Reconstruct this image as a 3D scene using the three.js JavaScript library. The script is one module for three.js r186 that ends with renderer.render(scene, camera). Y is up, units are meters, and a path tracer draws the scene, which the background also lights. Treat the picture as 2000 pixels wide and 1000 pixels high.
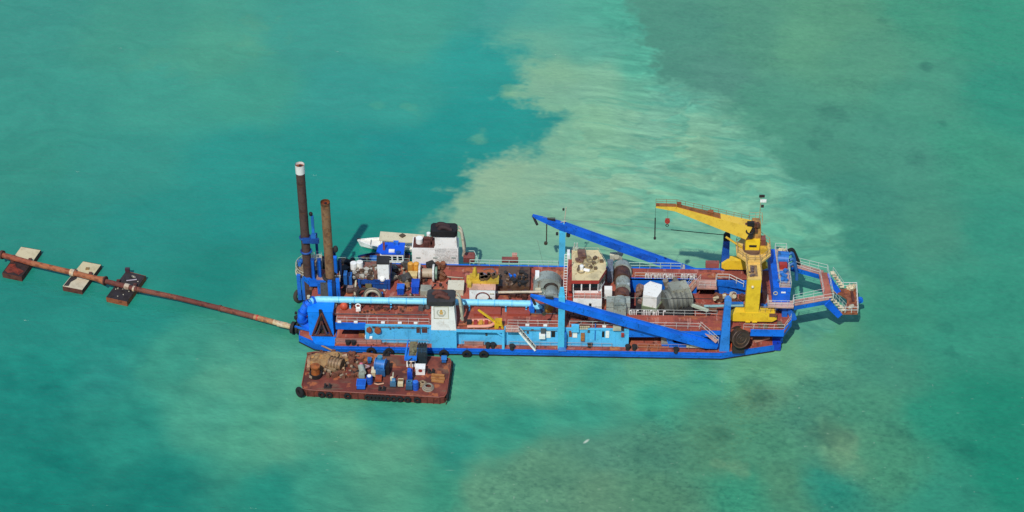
import * as THREE from 'three';
import { mergeGeometries } from 'three/addons/utils/BufferGeometryUtils.js';

// ---------------------------------------------------------------- camera, sky, sun, exposure
const scene = new THREE.Scene();
const renderer = new THREE.WebGLRenderer({ antialias: true });
renderer.toneMapping = THREE.LinearToneMapping;
renderer.toneMappingExposure = 1.0;
renderer.shadowMap.enabled = true;
const FOC = 4000, PITCH = 37 * Math.PI / 180, YAW = -1.6 * Math.PI / 180, DIST = 326.5;
const AIM = new THREE.Vector3(0, 0, -16.4);
const FWD = new THREE.Vector3(Math.sin(YAW) * Math.cos(PITCH), -Math.sin(PITCH), -Math.cos(YAW) * Math.cos(PITCH));
const RGT = new THREE.Vector3().crossVectors(FWD, new THREE.Vector3(0, 1, 0)).normalize();
const UPV = new THREE.Vector3().crossVectors(RGT, FWD);
const camera = new THREE.PerspectiveCamera(2 * Math.atan(500 / FOC) * 180 / Math.PI, 2, 1, 20000);
camera.position.copy(AIM).addScaledVector(FWD, -DIST);
camera.lookAt(AIM);
scene.add(camera);
const EYE = camera.position.clone();

const SUN_DIR = new THREE.Vector3(-0.24, 1, 0.80).normalize();
const sun = new THREE.DirectionalLight(new THREE.Color(1.0, 0.95, 0.87), 3.5);
sun.position.copy(SUN_DIR).multiplyScalar(300);
sun.castShadow = true;
sun.shadow.radius = 1.5;
sun.shadow.mapSize.set(4096, 4096);
Object.assign(sun.shadow.camera, { left: -110, right: 110, top: 110, bottom: -110, near: 1, far: 700 });
scene.add(sun); scene.add(sun.target);
{ // clear tropical sky: deep above, paler towards the horizon
  const w = 256, h = 128, d = new Float32Array(w * h * 4);
  for (let j = 0; j < h; j++) for (let i = 0; i < w; i++) {
    const el = ((j + 0.5) / h - 0.5) * Math.PI, s = Math.sin(el), k = (j * w + i) * 4;
    const t = Math.pow(1 - Math.max(0, s), 2.4);
    let c = [0.17 + 0.50 * t, 0.33 + 0.44 * t, 0.62 + 0.26 * t];
    if (s < 0) c = [0.10, 0.30, 0.29];
    d[k] = c[0] * 0.8; d[k + 1] = c[1] * 0.8; d[k + 2] = c[2] * 0.8; d[k + 3] = 1;
  }
  const t = new THREE.DataTexture(d, w, h, THREE.RGBAFormat, THREE.FloatType);
  t.mapping = THREE.EquirectangularReflectionMapping; t.magFilter = THREE.LinearFilter; t.minFilter = THREE.LinearFilter;
  t.colorSpace = THREE.LinearSRGBColorSpace; t.needsUpdate = true;
  scene.background = t; scene.environment = t;
}

// ---------------------------------------------------------------- helpers
let seed = 12345;
const rnd = () => { seed = (Math.imul(seed, 1664525) + 1013904223) >>> 0; return seed / 4294967296; };
const rr = (a, b) => a + (b - a) * rnd();
const V = (x, y, z) => new THREE.Vector3(x, y, z);
const clamp = (v, a = 0, b = 1) => v < a ? a : v > b ? b : v;
const sst = (a, b, x) => { const t = clamp((x - a) / (b - a)); return t * t * (3 - 2 * t); };
const lerp = (a, b, t) => a + (b - a) * t;
const TAB = new Float32Array(65536); for (let i = 0; i < 65536; i++) TAB[i] = rnd();
function vn(x, y, p = 256) {            // value noise, period p
  const xi = Math.floor(x), yi = Math.floor(y), fx = x - xi, fy = y - yi;
  const u = fx * fx * (3 - 2 * fx), v = fy * fy * (3 - 2 * fy);
  const x0 = ((xi % p) + p) % p, y0 = ((yi % p) + p) % p, x1 = (x0 + 1) % p, y1 = (y0 + 1) % p;
  const a = TAB[y0 * 256 + x0], b = TAB[y0 * 256 + x1], c = TAB[y1 * 256 + x0], d = TAB[y1 * 256 + x1];
  return a + (b - a) * u + (c - a + (a - b - c + d) * u) * v;
}
function fbm(x, y, o = 4, p = 256) { let s = 0, a = 0.5, n = 0; for (let i = 0; i < o; i++) { s += a * vn(x + i * 17.3 * (p === 256), y + i * 9.1 * (p === 256), p); n += a; a *= 0.5; x *= 2; y *= 2; if (p < 256) p = Math.min(256, p * 2); } return s / n; }
// a point seen at photo pixel (px, py): on the plane y = h, or on the plane z = z
const ray = (px, py) => FWD.clone().multiplyScalar(FOC).addScaledVector(RGT, px - 1000).addScaledVector(UPV, 500 - py);
const gp = (px, py, h = 0) => { const d = ray(px, py); return EYE.clone().addScaledVector(d, (h - EYE.y) / d.y); };
const zp = (px, py, z) => { const d = ray(px, py); return EYE.clone().addScaledVector(d, (z - EYE.z) / d.z); };
const PX = (x, y, z) => { const v = V(x, y, z).sub(EYE); return 1000 + FOC * v.dot(RGT) / v.dot(FWD); };
const X = (px, z, h) => { let x = (px - 1000) / 12.3; for (let i = 0; i < 4; i++) { const p = PX(x, h, z), q = PX(x + 1, h, z); x += (px - p) / (q - p); } return x; };
// a box whose front lower edge is seen at row `row`: [x0, x1, y0, y1, z0, z1]
const PB = (a, b, row, h, H, D) => { const z = gp((a + b) / 2, row, h).z; return [X(a, z, h), X(b, z, h), h, h + H, z - D, z]; };

const used = {};
function numbered(n) { const k = used[n] = (used[n] ?? -1) + 1; return k ? n + '_' + String(k).padStart(3, '0') : n; }
function thing(name, label, category, p = V(0, 0, 0), group) {
  const o = new THREE.Group(); o.name = numbered(name); o.position.copy(p); o.org = p.clone();
  o.userData = { label, category }; if (group) o.userData.group = group;
  scene.add(o); return o;
}
function boxUV(g) {                     // uv in metres, projected on the axis each vertex faces
  const p = g.attributes.position, n = g.attributes.normal, uv = new Float32Array(p.count * 2);
  for (let i = 0; i < p.count; i++) {
    const ax = Math.abs(n.getX(i)), ay = Math.abs(n.getY(i)), az = Math.abs(n.getZ(i));
    if (ay >= ax && ay >= az) { uv[2 * i] = p.getX(i); uv[2 * i + 1] = p.getZ(i); }
    else if (az >= ax) { uv[2 * i] = p.getX(i); uv[2 * i + 1] = p.getY(i); }
    else { uv[2 * i] = p.getZ(i); uv[2 * i + 1] = p.getY(i); }
  }
  g.setAttribute('uv', new THREE.BufferAttribute(uv, 2));
}
class GB {                              // collects shapes in world metres, builds ONE named mesh
  constructor() { this.l = []; }
  add(g, m) { g = g.index ? g.toNonIndexed() : g; for (const k of Object.keys(g.attributes)) if (!['position', 'normal'].includes(k)) g.deleteAttribute(k); if (m) g.applyMatrix4(m); this.l.push(g); return this; }
  box(x0, x1, y0, y1, z0, z1) { const g = new THREE.BoxGeometry(Math.abs(x1 - x0), Math.abs(y1 - y0), Math.abs(z1 - z0)); g.translate((x0 + x1) / 2, (y0 + y1) / 2, (z0 + z1) / 2); return this.add(g); }
  rbox(c, sx, sy, sz, ry = 0, rx = 0, rz = 0) { const g = new THREE.BoxGeometry(sx, sy, sz); g.applyMatrix4(new THREE.Matrix4().compose(c, new THREE.Quaternion().setFromEuler(new THREE.Euler(rx, ry, rz, 'YXZ')), V(1, 1, 1))); return this.add(g); }
  tube(a, b, r, r2 = r, seg = 12, open = false) { const d = b.clone().sub(a), L = d.length(); const g = new THREE.CylinderGeometry(r2, r, L, seg, 1, open); g.translate(0, L / 2, 0); g.applyQuaternion(new THREE.Quaternion().setFromUnitVectors(V(0, 1, 0), d.normalize())); g.translate(a.x, a.y, a.z); return this.add(g); }
  path(pts, r, seg = 10, n = 0) { const g = new THREE.TubeGeometry(new THREE.CatmullRomCurve3(pts, false, 'catmullrom', 0.3), n || pts.length * 8, r, seg, false); return this.add(g); }
  line(pts, r, seg = 6) { for (let i = 0; i + 1 < pts.length; i++) this.tube(pts[i], pts[i + 1], r, r, seg); return this; }
  bar(a, b, w, h, w2 = w, h2 = h) {     // box beam from a to b, tapering; w across, h in the upright plane
    const d = b.clone().sub(a).normalize(); let s = V(0, 1, 0).cross(d); if (s.length() < 1e-3) s = V(0, 0, 1); s.normalize(); const u = d.clone().cross(s).normalize();
    const q = (c, w, h) => [[-1, -1], [1, -1], [1, 1], [-1, 1]].map(([i, j]) => c.clone().addScaledVector(s, i * w / 2).addScaledVector(u, j * h / 2));
    const A = q(a, w, h), B = q(b, w2, h2), P = []; const quad = (p, q2, r, t) => P.push(p, q2, r, p, r, t);
    for (let i = 0; i < 4; i++) { const j = (i + 1) % 4; quad(A[i], A[j], B[j], B[i]); }
    quad(A[3], A[2], A[1], A[0]); quad(B[0], B[1], B[2], B[3]);
    const g = new THREE.BufferGeometry().setFromPoints(P); g.computeVertexNormals(); return this.add(g);
  }
  prism(pts, y0, y1) {                  // plan outline [[x, z], ...] pulled up from y0 to y1
    const s = new THREE.Shape(pts.map(([x, z]) => new THREE.Vector2(x, -z)));
    const g = new THREE.ExtrudeGeometry(s, { depth: y1 - y0, bevelEnabled: false }); g.rotateX(-Math.PI / 2); g.translate(0, y0, 0); return this.add(g);
  }
  prismZ(pts, z0, z1) {                 // elevation outline [[x, y], ...] pulled from z0 to z1, may carry holes
    const s = new THREE.Shape(pts.map(([x, y]) => new THREE.Vector2(x, y))); for (const h of pts.holes || []) s.holes.push(new THREE.Path(h.map(([x, y]) => new THREE.Vector2(x, y))));
    const g = new THREE.ExtrudeGeometry(s, { depth: z1 - z0, bevelEnabled: false }); g.translate(0, 0, z0); return this.add(g);
  }
  torus(c, axis, R, r, a = 20, b = 8) { const g = new THREE.TorusGeometry(R, r, b, a); g.applyQuaternion(new THREE.Quaternion().setFromUnitVectors(V(0, 0, 1), axis.clone().normalize())); g.translate(c.x, c.y, c.z); return this.add(g); }
  disc(c, axis, r, len, seg = 20) { const d = axis.clone().normalize(); return this.tube(c.clone().addScaledVector(d, -len / 2), c.clone().addScaledVector(d, len / 2), r, r, seg); }
  ball(c, r, sy = 1) { const g = new THREE.SphereGeometry(r, 14, 10); g.scale(1, sy, 1); g.translate(c.x, c.y, c.z); return this.add(g); }
  rail(pts, { h = 1.1, step = 1.6, r = 0.026, bars = 2 } = {}) {
    for (let i = 0; i + 1 < pts.length; i++) {
      const a = pts[i], b = pts[i + 1], L = a.distanceTo(b), n = Math.max(1, Math.round(L / step));
      for (let k = i ? 1 : 0; k <= n; k++) { const p = a.clone().lerp(b, k / n); this.tube(p, p.clone().add(V(0, h, 0)), r, r, 5); }
      for (let k = 1; k <= bars; k++) { const o = V(0, h * k / bars, 0); this.tube(a.clone().add(o), b.clone().add(o), r, r, 5); }
    }
    return this;
  }
  each(name, mat, parent) { const l = this.l; let m; for (const g of l) { this.l = [g]; m = this.build(name, mat, parent); } this.l = []; return m; }   // every shape its own part
  build(name, mat, parent, extra) {
    const g = mergeGeometries(this.l); boxUV(g);
    const o = parent && parent.org; if (o) g.translate(-o.x, -o.y, -o.z);
    const m = new THREE.Mesh(g, mat); m.name = parent ? name : numbered(name); m.castShadow = m.receiveShadow = true;
    if (parent) { if (o) m.org = o; parent.add(m); } else scene.add(m);
    if (extra) Object.assign(m.userData, extra);
    this.l = []; return m;
  }
}
const gb = () => new GB();
// a thing that is one mesh
function solo(name, g, mat, label, category, p, group) {
  const m0 = mergeGeometries(g.l); boxUV(m0); m0.translate(-p.x, -p.y, -p.z);
  const m = new THREE.Mesh(m0, mat); m.name = numbered(name); m.position.copy(p); m.org = p.clone(); m.castShadow = m.receiveShadow = true;
  m.userData = { label, category }; if (group) m.userData.group = group; scene.add(m); return m;
}

// ---------------------------------------------------------------- procedural materials
function tex(n, m, fn, T, srgb = true) {
  const d = new Uint8Array(n * m * 4);
  for (let j = 0; j < m; j++) for (let i = 0; i < n; i++) { const c = fn(i / n, j / m), k = (j * n + i) * 4; d[k] = clamp(c[0]) * 255; d[k + 1] = clamp(c[1]) * 255; d[k + 2] = clamp(c[2]) * 255; d[k + 3] = 255; }
  const t = new THREE.DataTexture(d, n, m); t.wrapS = t.wrapT = THREE.RepeatWrapping; t.magFilter = THREE.LinearFilter; t.minFilter = THREE.LinearMipmapLinearFilter; t.generateMipmaps = true;
  if (srgb) t.colorSpace = THREE.SRGBColorSpace; if (T) t.repeat.set(1 / T, 1 / T); t.needsUpdate = true; return t;
}
const mixc = (a, b, t) => [a[0] + (b[0] - a[0]) * t, a[1] + (b[1] - a[1]) * t, a[2] + (b[2] - a[2]) * t];
const hexc = (h) => [(h >> 16 & 255) / 255, (h >> 8 & 255) / 255, (h & 255) / 255];
// worn paint: almost white, with grime, chips and rust runs (multiplies the paint's own colour)
const wearMap = tex(512, 512, (u, v) => {
  let c = [0.95, 0.95, 0.95]; const g = fbm(u * 5, v * 5, 5, 5);
  c = mixc(c, [0.78, 0.79, 0.80], sst(0.42, 0.70, g) * 0.9); c = mixc(c, [1, 1, 1], sst(0.5, 0.7, fbm(u * 4 + 2, v * 9 + 5, 4, 4)) * 0.8);
  const run = fbm(u * 64, v * 6, 3, 6) * fbm(u * 12 + 3, v * 4, 2, 4); c = mixc(c, [0.62, 0.42, 0.30], sst(0.40, 0.52, run) * 0.7);
  const chip = fbm(u * 40 + 7, v * 40, 3, 40); c = mixc(c, [0.66, 0.55, 0.48], sst(0.70, 0.78, chip) * 0.6);
  const f = 0.96 + 0.08 * vn(u * 200, v * 200, 200); return c.map(x => x * f);
}, 9);
const lightWear = tex(512, 512, (u, v) => {
  let c = [0.985, 0.985, 0.98]; const g = fbm(u * 8, v * 8, 4, 8); c = mixc(c, [0.88, 0.87, 0.85], sst(0.45, 0.75, g) * 0.7);
  const chip = fbm(u * 50, v * 36, 3, 36); c = mixc(c, [0.78, 0.70, 0.63], sst(0.70, 0.80, chip) * 0.5); return c;
}, 8);
const deckMap = tex(1024, 1024, (u, v) => {
  let c = hexc(0x97483a); const g = fbm(u * 6, v * 6, 5, 6);
  c = mixc(c, hexc(0xa85a46), sst(0.45, 0.72, g));
  c = mixc(c, hexc(0x7d3c31), sst(0.5, 0.72, fbm(u * 11 + 3, v * 11 + 8, 4, 11)) * 0.8);
  c = mixc(c, hexc(0xb06a3c), sst(0.58, 0.72, fbm(u * 9 + 5, v * 20 + 2, 4, 9)) * 0.7);
  c = mixc(c, hexc(0x5c332c), sst(0.66, 0.76, fbm(u * 34, v * 34, 3, 34)) * 0.7);
  c = mixc(c, hexc(0xb98a7c), sst(0.66, 0.76, fbm(u * 60 + 4, v * 24, 3, 24)) * 0.55);
  const seam = Math.min(Math.abs(((u * 12) % 1) - 0.5), 1) < 0.012 || Math.abs(((v * 8) % 1) - 0.5) < 0.008 ? 0.86 : 1;
  const f = (0.93 + 0.14 * vn(u * 250, v * 250, 250)) * seam; return c.map(x => x * f);
}, 24);
const bargeMap = tex(1024, 1024, (u, v) => {
  let c = hexc(0x6e3128); c = mixc(c, hexc(0x844534), sst(0.4, 0.7, fbm(u * 7, v * 7, 5, 7)));
  c = mixc(c, hexc(0x502a24), sst(0.48, 0.68, fbm(u * 10 + 3, v * 10, 4, 10)) * 0.85);
  c = mixc(c, hexc(0x6a5a46), sst(0.55, 0.7, fbm(u * 5 + 6, v * 13, 4, 5)) * 0.6);
  c = mixc(c, hexc(0xb5683a), sst(0.60, 0.72, fbm(u * 18, v * 18 + 9, 3, 18)) * 0.7);
  const f = 0.92 + 0.16 * vn(u * 250, v * 250, 250); return c.map(x => x * f);
}, 18);
const rustMap = tex(512, 512, (u, v) => {
  let c = [0.86, 0.84, 0.82]; c = mixc(c, [0.68, 0.60, 0.56], sst(0.40, 0.70, fbm(u * 8, v * 8, 5, 8)));
  c = mixc(c, [1.0, 0.86, 0.68], sst(0.58, 0.74, fbm(u * 12 + 5, v * 12, 4, 12)) * 0.8); const f = 0.9 + 0.2 * vn(u * 128, v * 128, 128); return c.map(x => x * f);
}, 5);
const matCache = {};
function P(hex, { map = wearMap, rough = 0.5, metal = 0, side } = {}) {
  const key = hex + '|' + map.id + '|' + rough; if (matCache[key]) return matCache[key];
  const m = new THREE.MeshStandardMaterial({ color: hex, map, roughness: rough, metalness: metal }); if (side) m.side = side; return matCache[key] = m;
}
const M = {
  hull: P(0x0c6ede), blue: P(0x0d72e2), navy: P(0x1c50a0), steelblue: P(0x2a76c8), sky: P(0x5ac2f6, { map: lightWear }), pipe: P(0x8adaf4, { map: lightWear }),
  white: P(0xf4f4f0, { map: lightWear }), cream: P(0xe4d6b0), red: P(0xb43c32), deck: new THREE.MeshStandardMaterial({ map: deckMap, roughness: 0.8 }),
  barge: new THREE.MeshStandardMaterial({ map: bargeMap, roughness: 0.85 }), yellow: P(0xf0c62c, { map: lightWear }), amber: P(0xe0a850), grate: P(0xc8a878),
  grey: P(0x9aa49c), dgrey: P(0x55585a), black: P(0x1c1a1b, { rough: 0.7 }), dark: P(0x2c2a2a, { rough: 0.8 }), rubber: P(0x141416, { rough: 0.9, map: lightWear }),
  rust: P(0xa8603a, { map: rustMap, rough: 0.85 }), drust: P(0x6c4038, { map: rustMap, rough: 0.85 }), spud: P(0x5e4742, { map: rustMap, rough: 0.8 }), spud2: P(0x9c7a58, { map: rustMap, rough: 0.8 }),
  tan: P(0xbea078, { map: rustMap, rough: 0.9 }), pink: P(0xcc9a88), orange: P(0xe05a34), glass: P(0x14181e, { rough: 0.12, map: lightWear }), rail: P(0xd8dcd4, { map: lightWear }),
  olive: P(0x7c7858), wood: P(0xc48a50, { map: rustMap, rough: 0.8 }), beige: P(0xcfc8ae), amberdrum: P(0xe8a640), green: P(0x7a9a84),
};
// ---------------------------------------------------------------- the sea: one sheet, its sediment plume and sea-grass beds in its colour
{
  const X0 = -112, X1 = 112, Z0 = -118, Z1 = 66, W = 1680, H = 1380;
  // colours of the water at points of the bay: [photo px, py, sRGB]
  const OUT = [[1480, 690, 0x72b08c], [1520, 668, 0x66a888], [1545, 690, 0x74b08e], [1590, 690, 0x5ea286], [1570, 610, 0x66a88a], [1440, 715, 0x66aa8a], [1230, 702, 0x6aaa8a], [1310, 722, 0x66a888], [1180, 716, 0x52a088], [1010, 722, 0x68aa8a], [960, 730, 0x5ea488], [1350, 745, 0x48997f], [1100, 705, 0x60a68a], [560, 860, 0x5ca489], [680, 830, 0x62a88a], [760, 880, 0x60a488], [620, 800, 0x58a288], [450, 740, 0x55a088], [60, 60, 0x3f988c], [250, 60, 0x459c8b], [430, 100, 0x4ea28d], [600, 60, 0x419e92], [800, 60, 0x47a394], [100, 200, 0x3e9a8d], [300, 180, 0x43a091], [480, 190, 0x44a08f], [650, 180, 0x3a9c94], [800, 200, 0x3a9f96], [930, 120, 0x2f9a94], [930, 230, 0x27938f],
    [60, 330, 0x3a9486], [250, 330, 0x3a978c], [450, 320, 0x2f978f], [620, 300, 0x2a968f], [780, 290, 0x269290], [860, 260, 0x269490], [840, 380, 0x258f8b], [100, 430, 0x329085], [300, 430, 0x2d9088], [480, 420, 0x29918a], [700, 390, 0x28938d], [820, 430, 0x2a918a], [700, 480, 0x268a80],
    [60, 600, 0x2a8a80], [250, 640, 0x2a8c82], [430, 560, 0x26887e], [520, 600, 0x399584], [480, 680, 0x4a9c88], [350, 700, 0x3f9886], [540, 740, 0x529f88], [220, 720, 0x2f8e84], [80, 760, 0x23857b], [400, 800, 0x4a9c87], [250, 850, 0x2b897c], [80, 930, 0x1f7f74], [300, 960, 0x217f74], [500, 840, 0x4f9f86], [620, 830, 0x4c9e86], [620, 930, 0x3f9480],
    [520, 960, 0x298778], [700, 860, 0x5aa286], [780, 910, 0x569f84], [850, 940, 0x3f947c], [740, 820, 0x3a9582], [880, 860, 0x359180], [950, 750, 0x509f86], [1040, 740, 0x62a78a], [1000, 820, 0x389581], [1120, 800, 0x3f9883], [1150, 740, 0x4b9f86], [1260, 730, 0x58a486], [1290, 790, 0x409a82], [1400, 740, 0x4a9d82], [1490, 700, 0x62a788], [1560, 680, 0x5fa386], [1600, 640, 0x58a182],
    [920, 700, 0x4c9b84], [960, 960, 0x62987c], [1060, 920, 0x5d9076], [1150, 880, 0x568d78], [1150, 960, 0x628f74], [1280, 880, 0x4f8872], [1280, 960, 0x588c70], [1400, 880, 0x548c70], [1400, 820, 0x4c8a72], [1500, 780, 0x5a8a70], [1500, 860, 0x4f9074], [1450, 960, 0x3f9478], [1520, 940, 0x528c70], [1600, 840, 0x4a8a74], [1640, 870, 0x6a9878], [1620, 940, 0x2f8a78], [1700, 800, 0x4b9076], [1700, 700, 0x49907a], [1600, 730, 0x4c8e78], [1750, 900, 0x4a9074], [1850, 820, 0x2f8e76],
    [1950, 800, 0x26866f], [1950, 930, 0x258770], [1850, 960, 0x38907a], [1750, 620, 0x3f917a], [1870, 650, 0x3a927c], [1960, 600, 0x38927c], [1700, 500, 0x3f8c7a], [1800, 450, 0x4c937e], [1950, 450, 0x3a937e], [1680, 400, 0x448c7b], [1600, 300, 0x4d927e], [1750, 300, 0x4c9480], [1900, 300, 0x42987f], [1970, 200, 0x36937d], [1500, 220, 0x519680], [1400, 150, 0x569181], [1330, 60, 0x50917f], [1330, 130, 0x52907f], [1480, 60, 0x55967f], [1580, 80, 0x5fa082], [1700, 120, 0x56997f], [1650, 30, 0x58997c], [1800, 40, 0x45977c], [1800, 180, 0x4c9780], [1930, 60, 0x3a967c]];
  const PLUME = [[1060, 175, 0x84b291], [1100, 200, 0x80b294], [1250, 170, 0x6aac8e], [1300, 240, 0x7cb294], [1420, 320, 0x72b092], [1250, 320, 0x80b496], [1130, 380, 0x8ab496], [1160, 85, 0x62aa90], [960, 20, 0x4a9f8e], [1050, 40, 0x55a690], [1150, 40, 0x55a88e], [1220, 30, 0x50a58a], [1050, 90, 0x6aac90], [1150, 90, 0x5eaa90], [1260, 120, 0x58a88c], [1080, 150, 0x86b690], [1180, 160, 0x80b492], [1320, 190, 0x70b094], [1020, 185, 0x7cb290], [1090, 210, 0x80b490], [1140, 240, 0x86b892], [1250, 220, 0x84b694], [1400, 240, 0x7cb292], [1350, 290, 0x86b692], [1470, 290, 0x72b092], [1080, 290, 0x84b492], [1200, 300, 0x86b894], [1000, 320, 0x92b692], [960, 350, 0x96b894], [1060, 340, 0x90b694], [1200, 360, 0x92bc98], [1330, 360, 0x82b492], [1480, 360, 0x76b090], [1560, 380, 0x5fa58c], [900, 390, 0x8eb490], [880, 450, 0x86b090], [960, 430, 0x8ab494], [1060, 440, 0x86b292], [1200, 430, 0x8ab694], [1350, 430, 0x80b494], [1450, 420, 0x7eb292], [1540, 440, 0x6cac8c], [1600, 480, 0x62a688], [900, 490, 0x74a890], [1050, 490, 0x7eae92], [1300, 490, 0x7cb090], [1520, 500, 0x6cac8a], [1620, 550, 0x5aa084], [1560, 620, 0x5fa488]];
  const P_POLY = [[840, 470], [868, 415], [885, 385], [910, 350], [935, 322], [985, 300], [1030, 290], [1062, 298], [1050, 270], [1085, 245], [1100, 232], [1068, 222], [1050, 200], [1028, 185], [1012, 206], [985, 188], [1000, 172], [1025, 165], [1022, 140], [1035, 110], [1010, 92], [985, 80], [940, 62], [930, 20], [925, -60], [1220, -60], [1235, 20], [1262, 62], [1275, 120], [1300, 150], [1350, 180], [1400, 208], [1440, 235], [1475, 260], [1510, 290], [1540, 330], [1580, 375], [1620, 430], [1645, 480], [1665, 540], [1660, 620], [1600, 660], [900, 640]];
  const G_POLY = [[720, 1020], [850, 968], [910, 935], [985, 900], [1060, 862], [1110, 845], [1190, 858], [1255, 822], [1330, 800], [1390, 785], [1455, 745], [1530, 735], [1580, 700], [1650, 660], [1675, 600], [1680, 540], [1650, 470], [1620, 420], [1570, 350], [1500, 280], [1430, 228], [1340, 172], [1290, 130], [1280, 70], [1240, 0], [1235, -80], [2100, -80], [2100, 1060]];
  const SPOT = [[1810, 130, 12, 0.5], [1842, 245, 10, 0.5], [1625, 222, 20, .35], [1615, 258, 14, .3], [1590, 282, 9, .3], [1785, 310, 14, .25], [1635, 390, 14, .3], [1720, 40, 10, .3], [1480, 757, 22, .6], [1625, 845, 26, .55], [1510, 855, 14, .2], [1775, 850, 8, .5], [1890, 880, 20, .35], [1860, 690, 9, .35], [1840, 640, 12, .3], [1400, 850, 16, .35], [1270, 810, 10, .3], [1745, 838, 10, .3], [1570, 735, 16, .3], [1260, 880, 14, .2], [1900, 960, 12, .3], [1760, 930, 9, .3], [1980, 700, 8, .3], [1550, 640, 10, .15]];
  const PALE = [[1655, 872, 20, 0x78a080], [1440, 918, 10, 0x74a07e], [935, 266, 12, 0x74b494], [1400, 905, 6, 0x74a07e], [300, 125, 30, 0x55a48c], [500, 75, 40, 0x5ea68c], [1000, 183, 14, 0x86b890], [800, 215, 14, 0x58aa92], [740, 205, 12, 0x52a892]];
  const w2 = (a) => { const p = gp(a[0], a[1], 0); return [p.x, p.z]; };
  const lin = (h) => hexc(h).map(c => Math.pow(c, 2.2));
  const NX = 113, NZ = 93;                              // coarse fields, 2 m apart
  const field = (L, tone) => {
    const pts = L.map(a => [...w2(a), lin(a[2]).map((c, i) => c * tone(a)[i])]), F = new Float32Array(NX * NZ * 3);
    for (let j = 0; j < NZ; j++) for (let i = 0; i < NX; i++) {
      const x = lerp(X0, X1, i / (NX - 1)), z = lerp(Z0, Z1, j / (NZ - 1)); let s = 0, c = [0, 0, 0];
      for (const p of pts) { const dx = x - p[0], dz = (z - p[1]) * 0.8, w = 1 / Math.pow(dx * dx + dz * dz + 5, 2.3); s += w; for (let k = 0; k < 3; k++) c[k] += w * p[2][k]; }
      for (let k = 0; k < 3; k++) F[(j * NX + i) * 3 + k] = c[k] / s;
    } return F;
  };
  const sdf = (poly) => {                               // signed distance to a world outline, inside positive
    const q = poly.map(w2), F = new Float32Array(NX * NZ);
    for (let j = 0; j < NZ; j++) for (let i = 0; i < NX; i++) {
      const x = lerp(X0, X1, i / (NX - 1)), z = lerp(Z0, Z1, j / (NZ - 1)); let d = 1e9, inn = false;
      for (let a = 0, b = q.length - 1; a < q.length; b = a++) {
        const [ax, az] = q[a], [bx, bz] = q[b], ex = bx - ax, ez = bz - az, t = clamp(((x - ax) * ex + (z - az) * ez) / (ex * ex + ez * ez));
        d = Math.min(d, Math.hypot(x - ax - t * ex, z - az - t * ez)); if ((az > z) !== (bz > z) && x < ax + (z - az) / (bz - az) * (bx - ax)) inn = !inn;
      } F[j * NX + i] = inn ? d : -d;
    } return F;
  };
  const deep = [.92, .92, .92], open = [.97, .97, .97], silt = [.915, .965, 1.08];
  const A = field(OUT, (a) => a[0] < 900 && a[1] < 620 ? deep : open), B = field(PLUME, () => silt), S = sdf(P_POLY), G = sdf(G_POLY);
  const spots = SPOT.map(a => [...w2(a), a[2] / 9, a[3]]), pales = PALE.map(a => [...w2(a), a[2] / 9, lin(a[3])]);
  const samp = (F, n, x, z, out) => {
    const u = clamp((x - X0) / (X1 - X0), 0, .9999) * (NX - 1), v = clamp((z - Z0) / (Z1 - Z0), 0, .9999) * (NZ - 1), i = u | 0, j = v | 0, a = u - i, b = v - j, k = j * NX + i;
    for (let c = 0; c < n; c++) out[c] = (F[k * n + c] * (1 - a) + F[(k + 1) * n + c] * a) * (1 - b) + (F[(k + NX) * n + c] * (1 - a) + F[(k + NX + 1) * n + c] * a) * b;
    return out;
  };
  const d = new Uint8Array(W * H * 4), ca = [0, 0, 0], cb = [0, 0, 0], t1 = [0];
  const foam = gp(1145, 862, 0), fdir = Math.atan2(-8 / 7.37, 12 / 12.25);
  for (let j = 0; j < H; j++) for (let i = 0; i < W; i++) {
    const x = lerp(X0, X1, (i + .5) / W), z = lerp(Z0, Z1, (j + .5) / H);
    const n1 = fbm(x * .09 + 40, z * .09 + 80, 4) - .5, n2 = fbm(x * .09 + 90, z * .09 + 10, 4) - .5, n3 = fbm(x * .35 + 5, z * .35 + 60, 4) - .5, n4 = vn(x * 1.6 + 9, z * 1.6) - .5, n5 = vn(x * 3.7, z * 3.7 + 31) - .5;
    const wx = x + n1 * 7 + n3 * 2, wz = z + n2 * 7 + n3 * 2;
    samp(A, 3, wx, wz, ca); samp(B, 3, wx, wz, cb);
    let s = samp(S, 1, x + n1 * 4, z + n2 * 4, t1)[0], g = samp(G, 1, x + n1 * 3, z + n2 * 3, t1)[0];
    const soft = 1.8 + 3.8 * sst(0, 1, vn(x * .05 + 70, z * .05 + 3)) + (x > 22 ? -.8 : 0);
    const pm = sst(-soft, soft, s + n3 * 6 + (fbm(x * .22 + 61, z * .7 + 17, 4) - .5) * 3.5 * sst(20, 0, x) + n4 * 1.2);
    let r = lerp(ca[0], cb[0], pm), gg = lerp(ca[1], cb[1], pm), b = lerp(ca[2], cb[2], pm);
    // wind-drawn streaks of sediment, strongest in the bow half of the plume
    const ang = .10 + n1 * .25, sx = x * Math.cos(ang) + z * Math.sin(ang), sz = z * Math.cos(ang) - x * Math.sin(ang);
    const bow = sst(0, 24, x + (z + 60) * .12), tip = sst(8, -6, s + n3 * 6);
    const st = fbm(sx * .10 + 11, sz * .42 + 47, 4) - .5, st2 = fbm(sx * .34 + 31, sz * .95 + 7, 4) - .5, puff = sst(.47, .60, fbm(sx * .13 + n3 * .5 + 3, sz * .40 + 71, 5)) - .5;
    const scal = Math.abs(fbm(sx * .30 + n3 * 1.2 + 8, sz * .80 + n1 * 2 + 13, 4) - .5) * 2, fin = fbm(sx * .8 + 3, sz * 1.7 + 51, 3) - .5;
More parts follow.
